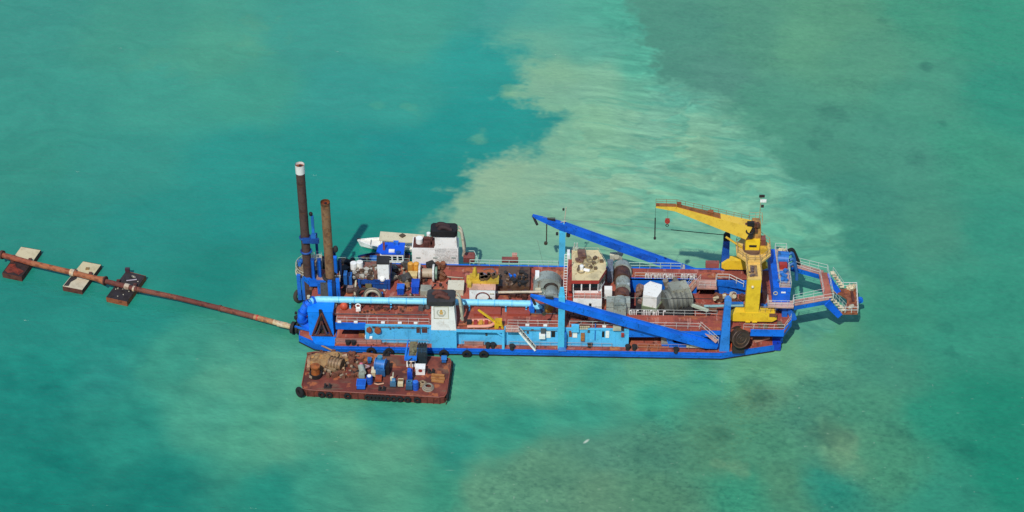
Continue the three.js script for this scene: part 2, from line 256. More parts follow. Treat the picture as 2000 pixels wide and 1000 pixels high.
    const k = pm * (.16 + .84 * bow); let m = 1 + k * (.05 + st * .18 + st2 * .36 + puff * .14 + (scal - .25) * .26 + fin * .22) + (1 - pm) * (st * .20 + n3 * .10);
    const gap = pm * bow * sst(.52, .40, fbm(sx * .20 + n3 * .8 + 3, sz * .62 + 71, 5)); r = lerp(r, .075, gap * .42); gg = lerp(gg, .355, gap * .28); b = lerp(b, .275, gap * .22);
    // the stirred water south of the hull: billows and fans
    const q = fbm(x * .10 + z * .05 + 7, z * .30 - x * .10 + 20, 4) - .5, q2 = fbm(x * .34 + z * .22 + 9, z * .62 - x * .30 + 4, 4) - .5; m += sst(2, 10, z) * (1 - sst(-3, 3, g)) * (q * .26 + q2 * .34);
    // sea grass: fine dark and light mottles over the shallow bed
    const gm = sst(-1.2, 2.2, g + n3 * 4), near = sst(0, 22, z) * sst(75, 45, x) * .52 + .38;
    const sp = fbm(x * 1.5 + z * .5 + 60, z * 1.9 - x * .4 + 15, 4) - .5, sp2 = fbm(x * .42 + 33, z * .5 + 5, 4) - .5, pt = sst(.54, .66, fbm(x * 2.1 + 15, z * 2.3, 3)) * sst(.40, .60, fbm(x * .13 + 3, z * .13 + 99, 3));
    m += gm * near * (sp * .42 + sp2 * .16 + n4 * .08) - gm * near * pt * .15;
    const rip = fbm(x * .9 + z * .25 + 3, z * 2.6 - x * .2, 3) - .5; m *= 1 + n5 * .05 + n4 * .03 + rip * .06;
    for (const p of spots) { const e = Math.hypot(x - p[0], (z - p[1]) * .75) / p[2]; if (e < 2) m *= 1 - p[3] * .5 * sst(1.5, .2, e + n3 * 1.4 + n4 * .5); }
    for (const p of pales) { const e = Math.hypot(x - p[0], (z - p[1]) * .9) / p[2]; if (e < 2) { const t = .38 * sst(1.5, .1, e + n3 * 3.2 + st * 1.5 + n4 * .4); r = lerp(r, p[3][0], t); gg = lerp(gg, p[3][1], t); b = lerp(b, p[3][2], t); } }
    r *= lerp(1, m, 1.25); gg *= m; b *= lerp(1, m, .92);
    // specks of foam where the water is stirred
    const fx = (x - foam.x) * Math.cos(fdir) + (z - foam.z) * Math.sin(fdir), fz = (z - foam.z) * Math.cos(fdir) - (x - foam.x) * Math.sin(fdir);
    let fo = sst(1, .3, Math.hypot(fx / .8, fz / .28)) * .8; if (vn(x * 1.1 + 77, z * 2.2 + 5) > .965 && z > 5 && s > -40) fo = Math.max(fo, .22 * sst(.965, .99, vn(x * 1.1 + 77, z * 2.2 + 5)));
    r = lerp(r, .62, fo); gg = lerp(gg, .72, fo); b = lerp(b, .68, fo);
    const o = (j * W + i) * 4, KR = 1.0, KG = .93, KB = .785;                 // the photograph's water colour over the light it stands in
    d[o] = Math.pow(clamp((r - .006) * KR), 1 / 2.2) * 255; d[o + 1] = Math.pow(clamp(gg * KG), 1 / 2.2) * 255; d[o + 2] = Math.pow(clamp(b * KB), 1 / 2.2) * 255; d[o + 3] = 255;
  }
  const map = new THREE.DataTexture(d, W, H); map.colorSpace = THREE.SRGBColorSpace; map.wrapS = map.wrapT = THREE.MirroredRepeatWrapping; map.magFilter = THREE.LinearFilter; map.minFilter = THREE.LinearMipmapLinearFilter; map.generateMipmaps = true; map.needsUpdate = true;
  const bump = tex(1024, 1024, (u, v) => { const h = .55 * fbm(u * 14, v * 26, 4, 14) + .45 * fbm(u * 60 + 3, v * 90, 3, 60); return [h, h, h]; }, 0, false);
  bump.repeat.set((X1 - X0) / 40, (Z1 - Z0) / 40);
  const wm = new THREE.MeshPhysicalMaterial({ map, bumpMap: bump, bumpScale: 0.15, roughness: 0.2, ior: 1.33 });
  wm.name = 'sea water';
  const R = 6000, xs = [-R, X0, X1, R], g = new THREE.PlaneGeometry(2 * R, 2 * R, 1, 1); g.rotateX(-Math.PI / 2);
  const p = g.attributes.position, uv = g.attributes.uv;
  for (let i = 0; i < p.count; i++) uv.setXY(i, (p.getX(i) - X0) / (X1 - X0), (p.getZ(i) - Z0) / (Z1 - Z0));
  const sea = new THREE.Mesh(g, wm); sea.name = 'water'; sea.receiveShadow = true;
  sea.userData = { label: 'turquoise sea water with a pale sediment plume beside the dredger', category: 'sea', kind: 'structure' }; scene.add(sea);
}
// ---------------------------------------------------------------- the dredger: hull, decks, houses
const H0 = 1.3, H1 = 4.9, ZU = 7.5, HB = gp(1000, 682.5, 1.3).z, WF = 2.2;      // hull deck, upper deck, its half width, half beam, ladder well floor
const dr = thing('cutter_dredger', 'long blue cutter suction dredger with red decks and two white funnels', 'dredger', V(6, 0, 0));
const xs0 = X(655, ZU, H1), xWell = X(1228, 4.2, H1), xBow = X(1546, 5, H1), xFo = X(1496, 5, H1), xTap = X(1410, HB, H0), xEnd = X(1512, 6.2, H0);
const xSt = X(612, 9, H0), xSq = X(652, HB, H0), xT = X(592, 0, H0);
{
  const half = [[xT, 0], [xT, 6.2], [xSt, 8.0], [xSq - .6, HB], [xTap, HB], [xEnd, 6.4], [xEnd + 1.5, 4.4], [xEnd + 1.5, 0]];
  const full = [...half, ...half.slice(1, -1).reverse().map(([x, z]) => [x, -z])];
  const g = gb().prism(full, -1.6, H0 - .01);
  g.box(xSq, xTap, H0 - .55, H0 - .35, HB - .05, HB + .14).box(xSq, xTap, H0 - .55, H0 - .35, -HB - .14, -HB + .05);       // rubbing strakes
  const hull = g.build('hull', M.hull, dr);
  { const k = half.map(([x, z]) => [x + (x > 0 ? .03 : -.03) * (z < 6.5 ? 1 : 0), z ? z + .03 : 0]), f2 = [...k, ...k.slice(1, -1).reverse().map(([x, z]) => [x, -z])]; gb().prism(f2, -1.5, .26).build('stain_shade_band', P(0x24343a, { map: rustMap, rough: .8 }), hull); }  // stained waterline band, made taller to paint in the dark shadow and reflection
  const ins = ([x, z]) => [x, z - Math.sign(z) * .38];
  gb().prism([[xSq + .1, HB - .1], [xTap - .05, HB - .1], [xEnd - .25, 6.38], [xEnd - .2, 4.4], [xSq + .2, 4.4]], H0 - .2, H0 + .03).prism([[xSq + .2, -4.4], [xEnd - .2, -4.4], [xEnd - .25, -6.38], [xTap - .05, -HB + .1], [xSq + .1, -HB + .1]], H0 - .2, H0 + .03).build('lower_deck', M.deck, dr);
  gb().prism([[xT + .1, -7.6], [xSq, -7.6], [xSq, 7.4], [xSt, 7.4], [xT + .1, 6]], H0 - .1, H0 + .035).build('stern_deck', M.deck, dr);
  gb().prism([[xWell - 1, -4.9], [xEnd + 1, -4.9], [xEnd + 1, 4.3], [xWell - 1, 4.3]], H0 + .05, WF).build('well_floor', M.deck, dr);
  gb().prism([[X(606, 7, H0), 6.4], [xSq + .1, 6.4], [xSq + .1, HB - .05], [xSq - .55, HB - .05], [xSt + .1, 8.0]], H0, H0 + .12).build('stern_corner_deck', P(0x0a88fc, { map: lightWear }), dr);
  // upper deck: plate over the houses, two side decks along the well, a piece across the bow
  const T = .28;
  gb().prism([[xs0, -ZU], [xWell, -ZU], [xWell, ZU], [xs0, ZU]], H1 - T, H1)
    .prism([[xWell, 4.2], [xFo, 4.2], [xFo, ZU], [xWell, ZU]], H1 - T, H1).prism([[xWell, -ZU], [xFo, -ZU], [xFo, -4.7], [xWell, -4.7]], H1 - T, H1)
    .prism([[xFo, -ZU], [xBow - 1.2, -ZU], [xBow, -ZU + 2.4], [xBow, ZU - 2.4], [xBow - 1.2, ZU], [xFo, ZU]], H1 - T, H1).build('upper_deck', M.deck, dr);
  // blue edge of the upper deck, aft and forward of the light blue house
  const xa = X(714, ZU, H1), xb = X(1228, ZU, 3);
  const e = gb().box(xs0, xa, H1 - 1.1, H1 + .05, ZU - .25, ZU + .06).box(xs0, xBow - 1.2, H1 - 1.0, H1 + .05, -ZU - .06, -ZU + .25);
  const y0 = H1 - 1.05, xo = X(1395, ZU, 4), O = [[xb, H1 - .3], [xb, H1 - 1.6], [X(1300, ZU, 3), H1 - 1.5], [X(1308, ZU, 3), H1 - 3.5], [X(1400, ZU, 3), H1 - 3.5], [xo + 1, H1 - 2.0], [xo - 2, H1 - .3]];
  const hole = (a, b) => { const x0 = X(a, ZU, 3), x1 = X(b, ZU, 3), c = .35; return [[x0 + c, H1 - 2.7], [x1 - c, H1 - 2.7], [x1, H1 - 2.4], [x1, H1 - 1.7], [x1 - c, H1 - 1.35], [x0 + c, H1 - 1.35], [x0, H1 - 1.7], [x0, H1 - 2.4]]; };
  O.holes = [hole(1314, 1350), hole(1362, 1388)];
  e.prismZ(O, ZU - .2, ZU + .04).box(xo - 2, X(1408, ZU, 5), H1 - .9, H1 - .1, ZU - .2, ZU + .06);
  e.build('deck_edge', M.blue, dr);
  gb().prism([[X(1466, ZU, H1), ZU + .02], [xBow - 1.3, ZU + .02], [xBow + .05, ZU - 2.4], [xBow + .05, -ZU + 2.4], [xBow - 1.3, -ZU], [xBow - 1.45, -ZU], [xBow - .12, -ZU + 2.4], [xBow - .12, ZU - 2.4], [xBow - 1.45, ZU - .15], [X(1466, ZU, H1), ZU - .15]], H1 - 1.0, H1 + .18).build('bow_bulwark', P(0x0b76f0), dr);
  const inn = gb().box(xs0, xa + 1, H0, H1 - T, 3.8, 4.0).box(xb, xFo, H0, H1 - T, 4.0, 4.2).box(xs0, xBow - 3, H0, H1 - T, -ZU + .1, -ZU + .3).box(xs0, xs0 + .2, H0, H1 - T, -ZU + .3, 3.8);
  inn.build('inner_bulkhead', M.navy, dr);
  // ladder well: blue sides, lit along their top edge
  gb().box(xWell, X(1362, -4.7, H1), WF, H1 + .02, -4.9, -4.7).box(X(1398, -4.7, H1), xFo, WF, H1 + .02, -4.9, -4.7).box(xWell - .2, xWell, WF, H1 - .02, -4.7, 4.2).build('well_wall', M.blue, dr);
  gb().box(xWell, xFo, WF, H1 - .01, 4.2, 4.4).build('well_coaming', M.drust, dr);
}
// light blue deckhouse under the upper deck: wall with windows, doors, lockers
{
  const x0 = X(715, ZU, 3), x1 = X(1228, ZU, 3);
  const w = gb().box(x0, x1, H0, H1 - .3, 4.5, ZU).box(x0, x1, H1 - .3, H1 + .02, ZU + .004, ZU + .14).box(x0 - .1, x0 + .5, H0, H1 - .3, ZU, ZU + .12).build('deckhouse', M.sky, dr);
  const at = (px, row) => { const p = zp(px, row, ZU); return [p.x, p.y]; };
  const plate = (n, a, b, r0, r1, m, d = .08) => { const [xa, ya] = at(a, r1), [xb, yb] = at(b, r0); return gb().box(xa, xb, ya, yb, ZU - .02, ZU + d).build(n, m, w); };
  for (const [a, b] of [[813.5, 820], [822.5, 834.5]]) { plate('window', a, b, 635.5, 650, M.drust, .03); const [xa, ya] = at(a, 650), [xb, yb] = at(b, 635.5); gb().box(xa - .12, xb + .12, ya - .12, ya, ZU, ZU + .1).box(xa - .12, xb + .12, yb, yb + .12, ZU, ZU + .1).box(xa - .12, xa, ya, yb, ZU, ZU + .1).box(xb, xb + .12, ya, yb, ZU, ZU + .1).build('window_frame', M.sky, w); }
  for (const [a, b, r0, r1, da, db, dx] of [[1076.5, 1084.5, 646.5, 657.5, 1067, 1075.5, -1], [1174.5, 1181, 647, 657.5, 1182.5, 1190, 1], [1111, 1117.5, 646, 657, 1118.5, 1127.5, 1]]) {
    plate('doorway', a, b, r0, r1 + 1, a > 1105 && a < 1120 ? M.rust : M.black, .02);
    const [xa, ya] = at(da, r1 + 1), [xb, yb] = at(db, r0 - 1); gb().box(xa, xb, ya, yb, ZU + .02, ZU + .16).build('door', M.white, w);
  }
  plate('locker', 1053, 1065, 650, 656.5, M.white, .7); plate('vent', 1056, 1066, 640, 648, M.dgrey, .4);
  plate('notice_board', 1132, 1152, 634, 642, M.drust, .12);
  { const g = gb(); for (let i = 0; i < 9; i++) { const [x, y] = at(1134 + (i % 5) * 4, 635.5 + ((i / 5) | 0) * 4); g.box(x - .12, x + .14, y - .25, y, ZU + .1, ZU + .2); } g.each('notice', M.cream, w); }
  plate('cable_box', 1134, 1142, 650, 664, M.wood, .35); plate('vent', 1197, 1213, 634, 642, M.beige, .5); plate('fan_outlet', 1214, 1219, 636, 644, M.dark, .3); plate('hose_box', 1213, 1219, 650, 656, M.red, .3);
  plate('pipe_casing', 1116, 1131, 633, 645, M.sky, .5); plate('pipe_casing', 1161, 1164, 632, 664, M.steelblue, .1);
  { const g = gb(); for (const [px, r] of [[729, 637], [733, 639], [760, 636], [768, 638], [779, 638], [784, 636], [762, 640], [950, 652], [1022, 646], [1031, 648], [1040, 641], [806, 638], [1150, 646]]) { const [x, y] = at(px, r); g.box(x - rr(.1, .2), x + .15, y - .3, y + .12, ZU, ZU + .12); } g.each('pipe_stub', M.dgrey, w); }
  { const g = gb(); for (const [px, r, h] of [[738, 643, .5], [721, 642, .4]]) { const [x, y] = at(px, r); g.disc(V(x, y, ZU + .25), V(0, 0, 1), h, .5); } g.each('hose_reel', M.rust, w); }
  { const g = gb(); for (let px = 742; px < 1228; px += 27) { if (px > 836 && px < 990) continue; const x = X(px, ZU, 3); g.box(x, x + .1, H0, H1 - .3, ZU, ZU + .06); } g.build('stiffener', M.sky, w, { kind: 'stuff' }); }
  { const xr = X(736, ZU, 4.6), g = gb(); g.line([V(xr, H1 - .5, ZU + .15), V(X(838, ZU, 4), H1 - .5, ZU + .15)], .06); g.line([V(X(992, ZU, 4), H1 - .6, ZU + .15), V(X(1088, ZU, 4), H1 - .6, ZU + .15)], .06); g.each('cable_run', M.dgrey, w); }
}
// near and far funnel towers
function funnel(px0, px1, zf, side) {
  const x0 = X(px0, zf, 5), x1 = X(px1, zf, 5), zb = side > 0 ? zf - 2.6 : zf - 1.9, yT = side > 0 ? zp(866, 596.5, zf).y : zp(870, 462, zf).y;
  const base = side > 0 ? H0 : H1;
  if (side < 0) { const a = X(805, zf, 6), f = gb().box(a, x1, H1, zp(830, 485, zf).y, -10.4, zf).build('funnel_house', M.white, dr);
    gb().box(a + .15, x0 - .1, zp(830, 485, zf).y, zp(830, 485, zf).y + .03, -10.3, zf - .12).build('house_roof', M.drust, f);
    const g = gb(), yr = zp(830, 485, zf).y; for (let i = 0; i < 12; i++) { const x = lerp(a + 1.6, x0 - .3, rnd()), z = lerp(-9.8, zf - .6, rnd()); g.box(x, x + rr(.3, .8), yr, yr + rr(.3, .9), z, z + rr(.3, .7)); } g.build('roof_machinery', M.drust, f, { kind: 'stuff' });
    gb().disc(V(X(819, zf - 1, yr), yr + .5, zf - 1.4), V(0, 1, 0), .55, .9).build('roof_vent', M.white, f);
    gb().disc(V(X(836, zf - 1, yr), yr + .6, zf - 2.6), V(0, 1, 0), .3, .9).build('mushroom_vent', M.white, f);
    for (const px of [817, 850, 886]) { const p = zp(px, 503.5, zf); gb().box(p.x - .33, p.x + .33, p.y - .1, p.y + .12, zf - .01, zf + .08).build('grille', M.grey, f); } }
  const t = gb().prismZ([[x0, side > 0 ? zp(866, 645, zf).y : base], [x1 + .05, side > 0 ? zp(866, 645, zf).y : base], [x1 - .25, yT], [x0 + (side > 0 ? .15 : .05), yT]], zb, zf).build('funnel', M.white, dr);
  if (side > 0) gb().box(x0, x1 + .05, H0, zp(866, 645, zf).y - .003, zb, zf).build('funnel_base', M.sky, t);
  // black cap, rounded, with two exhaust stacks bent aft
  const cx = (x0 + x1) / 2 - (side > 0 ? .3 : .35), w = (x1 - x0) + (side > 0 ? .35 : .35), zc = (zb + zf) / 2, dz = zf - zb, hc = side > 0 ? .8 : 1.05;
  const rr2 = (hw, hz, c) => [[-hw + c, -hz], [hw - c, -hz], [hw, -hz + c], [hw, hz - c], [hw - c, hz], [-hw + c, hz], [-hw, hz - c], [-hw, -hz + c]].map(([a, b]) => [cx + a, zc + b]);
  const cap = gb().prism(rr2(w / 2 + .05, dz / 2 + .18, .35), yT, yT + hc);
  for (let i = 0; i < 4; i++) cap.prism(rr2(w / 2 + .09, dz / 2 + .22, .35), yT + .12 + i * hc * .24, yT + .2 + i * hc * .24);
  const c = cap.build('funnel_cap', side > 0 ? P(0x3b3a3a, { rough: .7 }) : M.black, t);
  const s = gb(); for (const [k, d] of [[-.9, -.45], [-.5, .35]]) s.path([V(cx + k - .3, yT + hc - .3, zc + d), V(cx + k + .1, yT + hc + .25, zc + d), V(cx + k + .8, yT + hc + .3, zc + d + .1), V(cx + k + 1.7, yT + hc - .1, zc + d + .25)], .36, 12);
  s.each('exhaust_stack', side > 0 ? M.drust : P(0x3c2626, { rough: .8 }), t);
  const e = gb(); e.path([V(x1 + .1, yT + .9, zc + .4), V(x1 + .55, yT + .5, zc + .4), V(x1 + .75, yT - 1.2, zc + .4), V(x1 + .95, yT - 3.4, zc + .4)], .22, 10).path([V(x1 + .1, yT + .9, zc - .5), V(x1 + .5, yT + .3, zc - .5), V(x1 + 1.0, yT - 2.6, zc - .5), V(x1 + .7, H1 + .6, zc - .5)], .2, 10);
  e.each('exhaust_pipe', M.beige, t);
  const lad = gb(); for (const k of [0, .4]) lad.line([V(x1 - .05, side > 0 ? 5.5 : H1, zf - .8 - k), V(x1 - .2, yT, zf - .8 - k)], .03); for (let y = 5.6; y < yT; y += .4) lad.line([V(x1 - .1, y, zf - .8), V(x1 - .1, y, zf - 1.2)], .025);
  lad.build('ladder', M.rail, t);
  return { t, x0, x1, yT };
}
const FZ = HB - .06;
const fn = funnel(842, 890.5, FZ, 1);
funnel(850, 895, -ZU + .02, -1);
{ // crest on the white side of the near funnel: framed board with a wreath painted on it
  const zf = FZ, a = zp(848.5, 621, zf), b = zp(875, 599.5, zf);
  const fr = gb(), k = .09; fr.box(a.x - k, b.x + k, a.y - k, a.y, zf, zf + .07).box(a.x - k, b.x + k, b.y, b.y + k, zf, zf + .07).box(a.x - k, a.x, a.y, b.y, zf, zf + .07).box(b.x, b.x + k, a.y, b.y, zf, zf + .07).build('crest_frame', M.beige, fn.t);
  const cv = tex(128, 128, (u, v) => { // wreath round an amber badge
    const x = (u - .5) * 2, y = (v - .48) * 2, r = Math.hypot(x, y), an = Math.atan2(y, x); let c = [.90, .89, .85];
    if (r > .46 && r < .68 && y < .45) c = mixc(c, [.45, .46, .36], .75 * (.55 + .45 * Math.sin(an * 22)));
    if (Math.abs(x) < .2 - .12 * y && y > -.35 && y < .5) c = [.82, .62, .30];
    if (Math.abs(x) < .3 && Math.abs(y - .05) < .12) c = mixc(c, [.78, .70, .5], .8);
    if (Math.abs(y + .62) < .05 && Math.abs(x) < .34) c = [.5, .48, .4]; return c; }, 0);
  const g = new THREE.PlaneGeometry(b.x - a.x, b.y - a.y); g.translate((a.x + b.x) / 2, (a.y + b.y) / 2, zf + .012); g.translate(-dr.org.x, -dr.org.y, -dr.org.z);
  const m = new THREE.Mesh(g, new THREE.MeshStandardMaterial({ map: cv, roughness: .5 })); m.name = 'crest'; m.castShadow = m.receiveShadow = true; fn.t.add(m);
}
// boat deck beside the near funnel
{
  const zf = FZ, x0 = fn.x1 + .05, x1 = X(985, zf, 5);
  gb().box(x0, x1, H1 - .25, H1 + .02, ZU, zf).build('boat_deck', M.deck, dr);
  gb().box(x0, x1 + .02, H1 - .42, H1 + .06, zf, zf + .08).box(x1 - .36, x1 + .02, H0, H1 - .42, zf - .3, zf + .07).box(x1 - .02, x1 + .06, H1 - .42, H1 + .06, ZU, zf).bar(V(x1 - 1.1, H1 - .35, zf - .05), V(x1 - .3, H1 - 1.1, zf - .05), .2, .25).build('boat_deck_frame', M.sky, dr);
}
// wheelhouse amidships
{
  const zb = gp(1150, 612, H1).z, hb = 7.65;
  const b0 = X(1119, zb, 6), b1 = X(1175, zb, 6), zF = gp(1140, 571, hb).z, zB = zb - 10.4;
  const base = gb().box(b0, b1, H1, hb, zB, zb).build('accommodation_block', M.white, dr);
  gb().box(b0 + .1, b1 - .1, hb, hb + .03, zF - .3, zb - .1).build('front_balcony', P(0xc88070), base);
  gb().rail([V(b0, hb, zF), V(b0, hb, zb - .05), V(b1 - .05, hb, zb - .05), V(b1 - .05, hb, zF - 1)], { step: .9 }).build('railing', M.rail, base);
  gb().box(X(1150, zb, 6), X(1155, zb, 6), H1 + .9, H1 + 1.9, zb, zb + .05).build('port_window', M.glass, base);
  const yR = zp(1140, 547.5, zF).y, out = [[1116.5, 547.5], [1170, 547.5], [1184, 526], [1184, 514], [1168.5, 488], [1116.5, 488]].map(([a, r]) => { const p = gp(a, r, yR + .25); return [p.x, p.z]; });
  const c = out.reduce((s, [x, z]) => [s[0] + x / 6, s[1] + z / 6], [0, 0]), sc = (k, kz = k) => out.map(([x, z]) => [c[0] + (x - c[0]) * k, c[1] + (z - c[1]) * kz]);
  const cab = gb().prism(sc(.93, .95), hb + .03, yR - .4).build('wheelhouse', M.white, dr);
  gb().prism(out, yR - .4, yR + .2).build('roof_fascia', M.red, cab);
  gb().prism(sc(.985, .99), yR + .2, yR + .27).build('roof', P(0xe2cf9e), cab);
  // windows: front, chamfer and bow sides, each pane its own, leaning outwards
  const wall = sc(.93, .95), wy0 = yR - 1.75, wy1 = yR - .45;
  for (const [i, n] of [[0, 3], [1, 2], [2, 2], [3, 2], [5, 3]]) {
    const [ax, az] = wall[i], [bx, bz] = wall[(i + 1) % 6], L = Math.hypot(bx - ax, bz - az), dx = (bx - ax) / L, dz = (bz - az) / L, nx = -dz, nz = dx, sgn = ((nx * (ax - c[0]) + nz * (az - c[1])) > 0) ? 1 : -1;
    for (let k = 0; k < n; k++) { const t = (k + .5) / n, w = L / n - .22, p = V(ax + dx * L * t + nx * sgn * .03, (wy0 + wy1) / 2, az + dz * L * t + nz * sgn * .03);
      gb().rbox(p, w, wy1 - wy0, .08, Math.atan2(-dz, dx)).build('window_pane', M.glass, cab); }
  }
  // clutter on the roof: mat, life-raft canister, searchlight, aerials, coils
  const ry = yR + .27, rp = (px, row) => gp(px, row, ry);
  let g = gb(); { const p = rp(1136, 500); g.rbox(p.clone().add(V(0, .3, 0)), 1.15, .6, 1.9, .1); const q = rp(1128, 510); g.rbox(q.clone().add(V(0, .2, 0)), .5, .4, .7, .4); const q2 = rp(1135, 512); g.rbox(q2.clone().add(V(0, .2, 0)), .7, .4, .6, -.3); } g.each('roof_hatch', P(0x8a6c5c, { map: rustMap }), cab);
  g = gb(); for (const [px, r, R] of [[1148, 505, .42], [1152, 510, .4], [1142, 519, .4], [1150, 520, .4], [1135, 530, .5]]) g.torus(rp(px, r).add(V(0, .12, 0)), V(0, 1, 0), R, .12); g.each('rope_coil', P(0x9a8a68), cab);
  g = gb(); for (const [px, r, w] of [[1162, 506, .6], [1175, 512, .5], [1131, 524, .5], [1129, 529, .45], [1160, 516, .5], [1163, 526, .45], [1154, 524, .4]]) g.rbox(rp(px, r).add(V(0, .22, 0)), w, .44, w * .7, rr(0, 2)); g.each('roof_fitting', P(0x7a6a54, { map: rustMap }), cab);
  g = gb(); g.disc(rp(1136, 526).add(V(0, .35, 0)), V(0, 1, 0), .3, .7).disc(rp(1146, 530).add(V(0, .2, 0)), V(1, 0, .3), .25, .9); g.each('searchlight', M.white, cab);
  g = gb(); for (const [a, b] of [[[1132, 520], [1150, 500]], [[1145, 534], [1160, 530]], [[1150, 528], [1172, 508]]]) g.tube(rp(...a).add(V(0, .1, 0)), rp(...b).add(V(0, .1, 0)), .07); g.each('conduit', P(0xcabf90), cab);
  g = gb(); { const p = rp(1122, 489), q = rp(1127, 489); g.tube(p, p.clone().add(V(0, 1.4, 0)), .12).tube(q, q.clone().add(V(0, 1.4, 0)), .12).box(p.x - .2, q.x + .2, ry, ry + .6, p.z - .3, p.z + .1); } g.build('aerial_mount', P(0xb8c8b8), cab);
  gb().rail(sc(.95).slice(2, 6).map(([x, z]) => V(x, ry, z)), { h: .5, step: 2, bars: 1, r: .025 }).build('roof_rail', M.cream, cab);
  // outside stair and red side gallery on the stern side
  const gx = X(1108, zF, 8), gx1 = X(1116, zF, 8); gb().box(gx, gx1, hb - .1, hb + 1.9, zF - 5.6, zF - .4).build('side_gallery', P(0xa2483c), cab);
  gb().box(gx - .1, gx1 - .3, hb + 1.9, hb + 2.6, zF - 7.2, zF - 5.7).build('side_locker', M.white, cab);
  g = gb(); { const xa = X(1102, zF, 6), p0 = zp(1100, 558, zF - 1), p1 = zp(1103, 497, zF - 1); for (const k of [0, .5]) g.line([V(p0.x + k, H1, p0.z), V(p1.x + k, p1.y, p1.z)], .05); const n = 18; for (let i = 0; i <= n; i++) { const p = V(p0.x, H1, p0.z).lerp(V(p1.x, p1.y, p1.z), i / n); g.line([p, p.clone().add(V(.5, 0, 0))], .04); } } g.build('ladder', M.white, cab);
  { const p = gp(1111, 575, H1 + 1); gb().disc(p, V(0, 0, 1), .55, .5).box(p.x - .5, p.x + .5, H1, p.y, p.z - .4, p.z + .2).build('deck_float', M.red, cab); }
}
// ---------------------------------------------------------------- the dredger: stern, pipe, winches, posts, booms, bow
GB.prototype.prismX = function (pts, x0, x1) { const s = new THREE.Shape(pts.map(([z, y]) => new THREE.Vector2(-z, y))); const g = new THREE.ExtrudeGeometry(s, { depth: x1 - x0, bevelEnabled: false }); g.rotateY(Math.PI / 2); g.translate(x0, 0, 0); return this.add(g); };
GB.prototype.pil = function (px, rb, hb, rt, w, d = w) { const p = gp(px, rb, hb), y = zp(px, rt, p.z).y; return this.box(p.x - w / 2, p.x + w / 2, hb, y, p.z - d / 2, p.z + d / 2); };
GB.prototype.pb = function (a, b, row, h, H, D) { return this.box(...PB(a, b, row, h, H, D)); };
const arch = (zc, y0, R, n = 10, t = 0) => { const o = []; for (let i = 0; i <= n; i++) { const a = Math.PI * i / n; o.push([zc + Math.cos(a) * R, y0 + Math.sin(a) * R]); } if (t) for (let i = n; i >= 0; i--) { const a = Math.PI * i / n; o.push([zc + Math.cos(a) * (R - t), y0 + Math.sin(a) * (R - t)]); } return o; };
function bits(g, n, px0, px1, r0, r1, h, s0, s1, cyl = .4) { for (let i = 0; i < n; i++) { const p = gp(rr(px0, px1), rr(r0, r1), h), s = rr(s0, s1); if (rnd() < cyl) g.disc(p.clone().add(V(0, s * .5, 0)), V(rnd() - .5, rnd() < .5 ? 1 : .1, rnd() - .5), s * .45, s, 10); else g.rbox(p.clone().add(V(0, s * .4, 0)), s * rr(.6, 1.3), s * .8, s * rr(.5, 1.1), rr(0, 3)); } return g; }
const STUFF = { kind: 'stuff' };
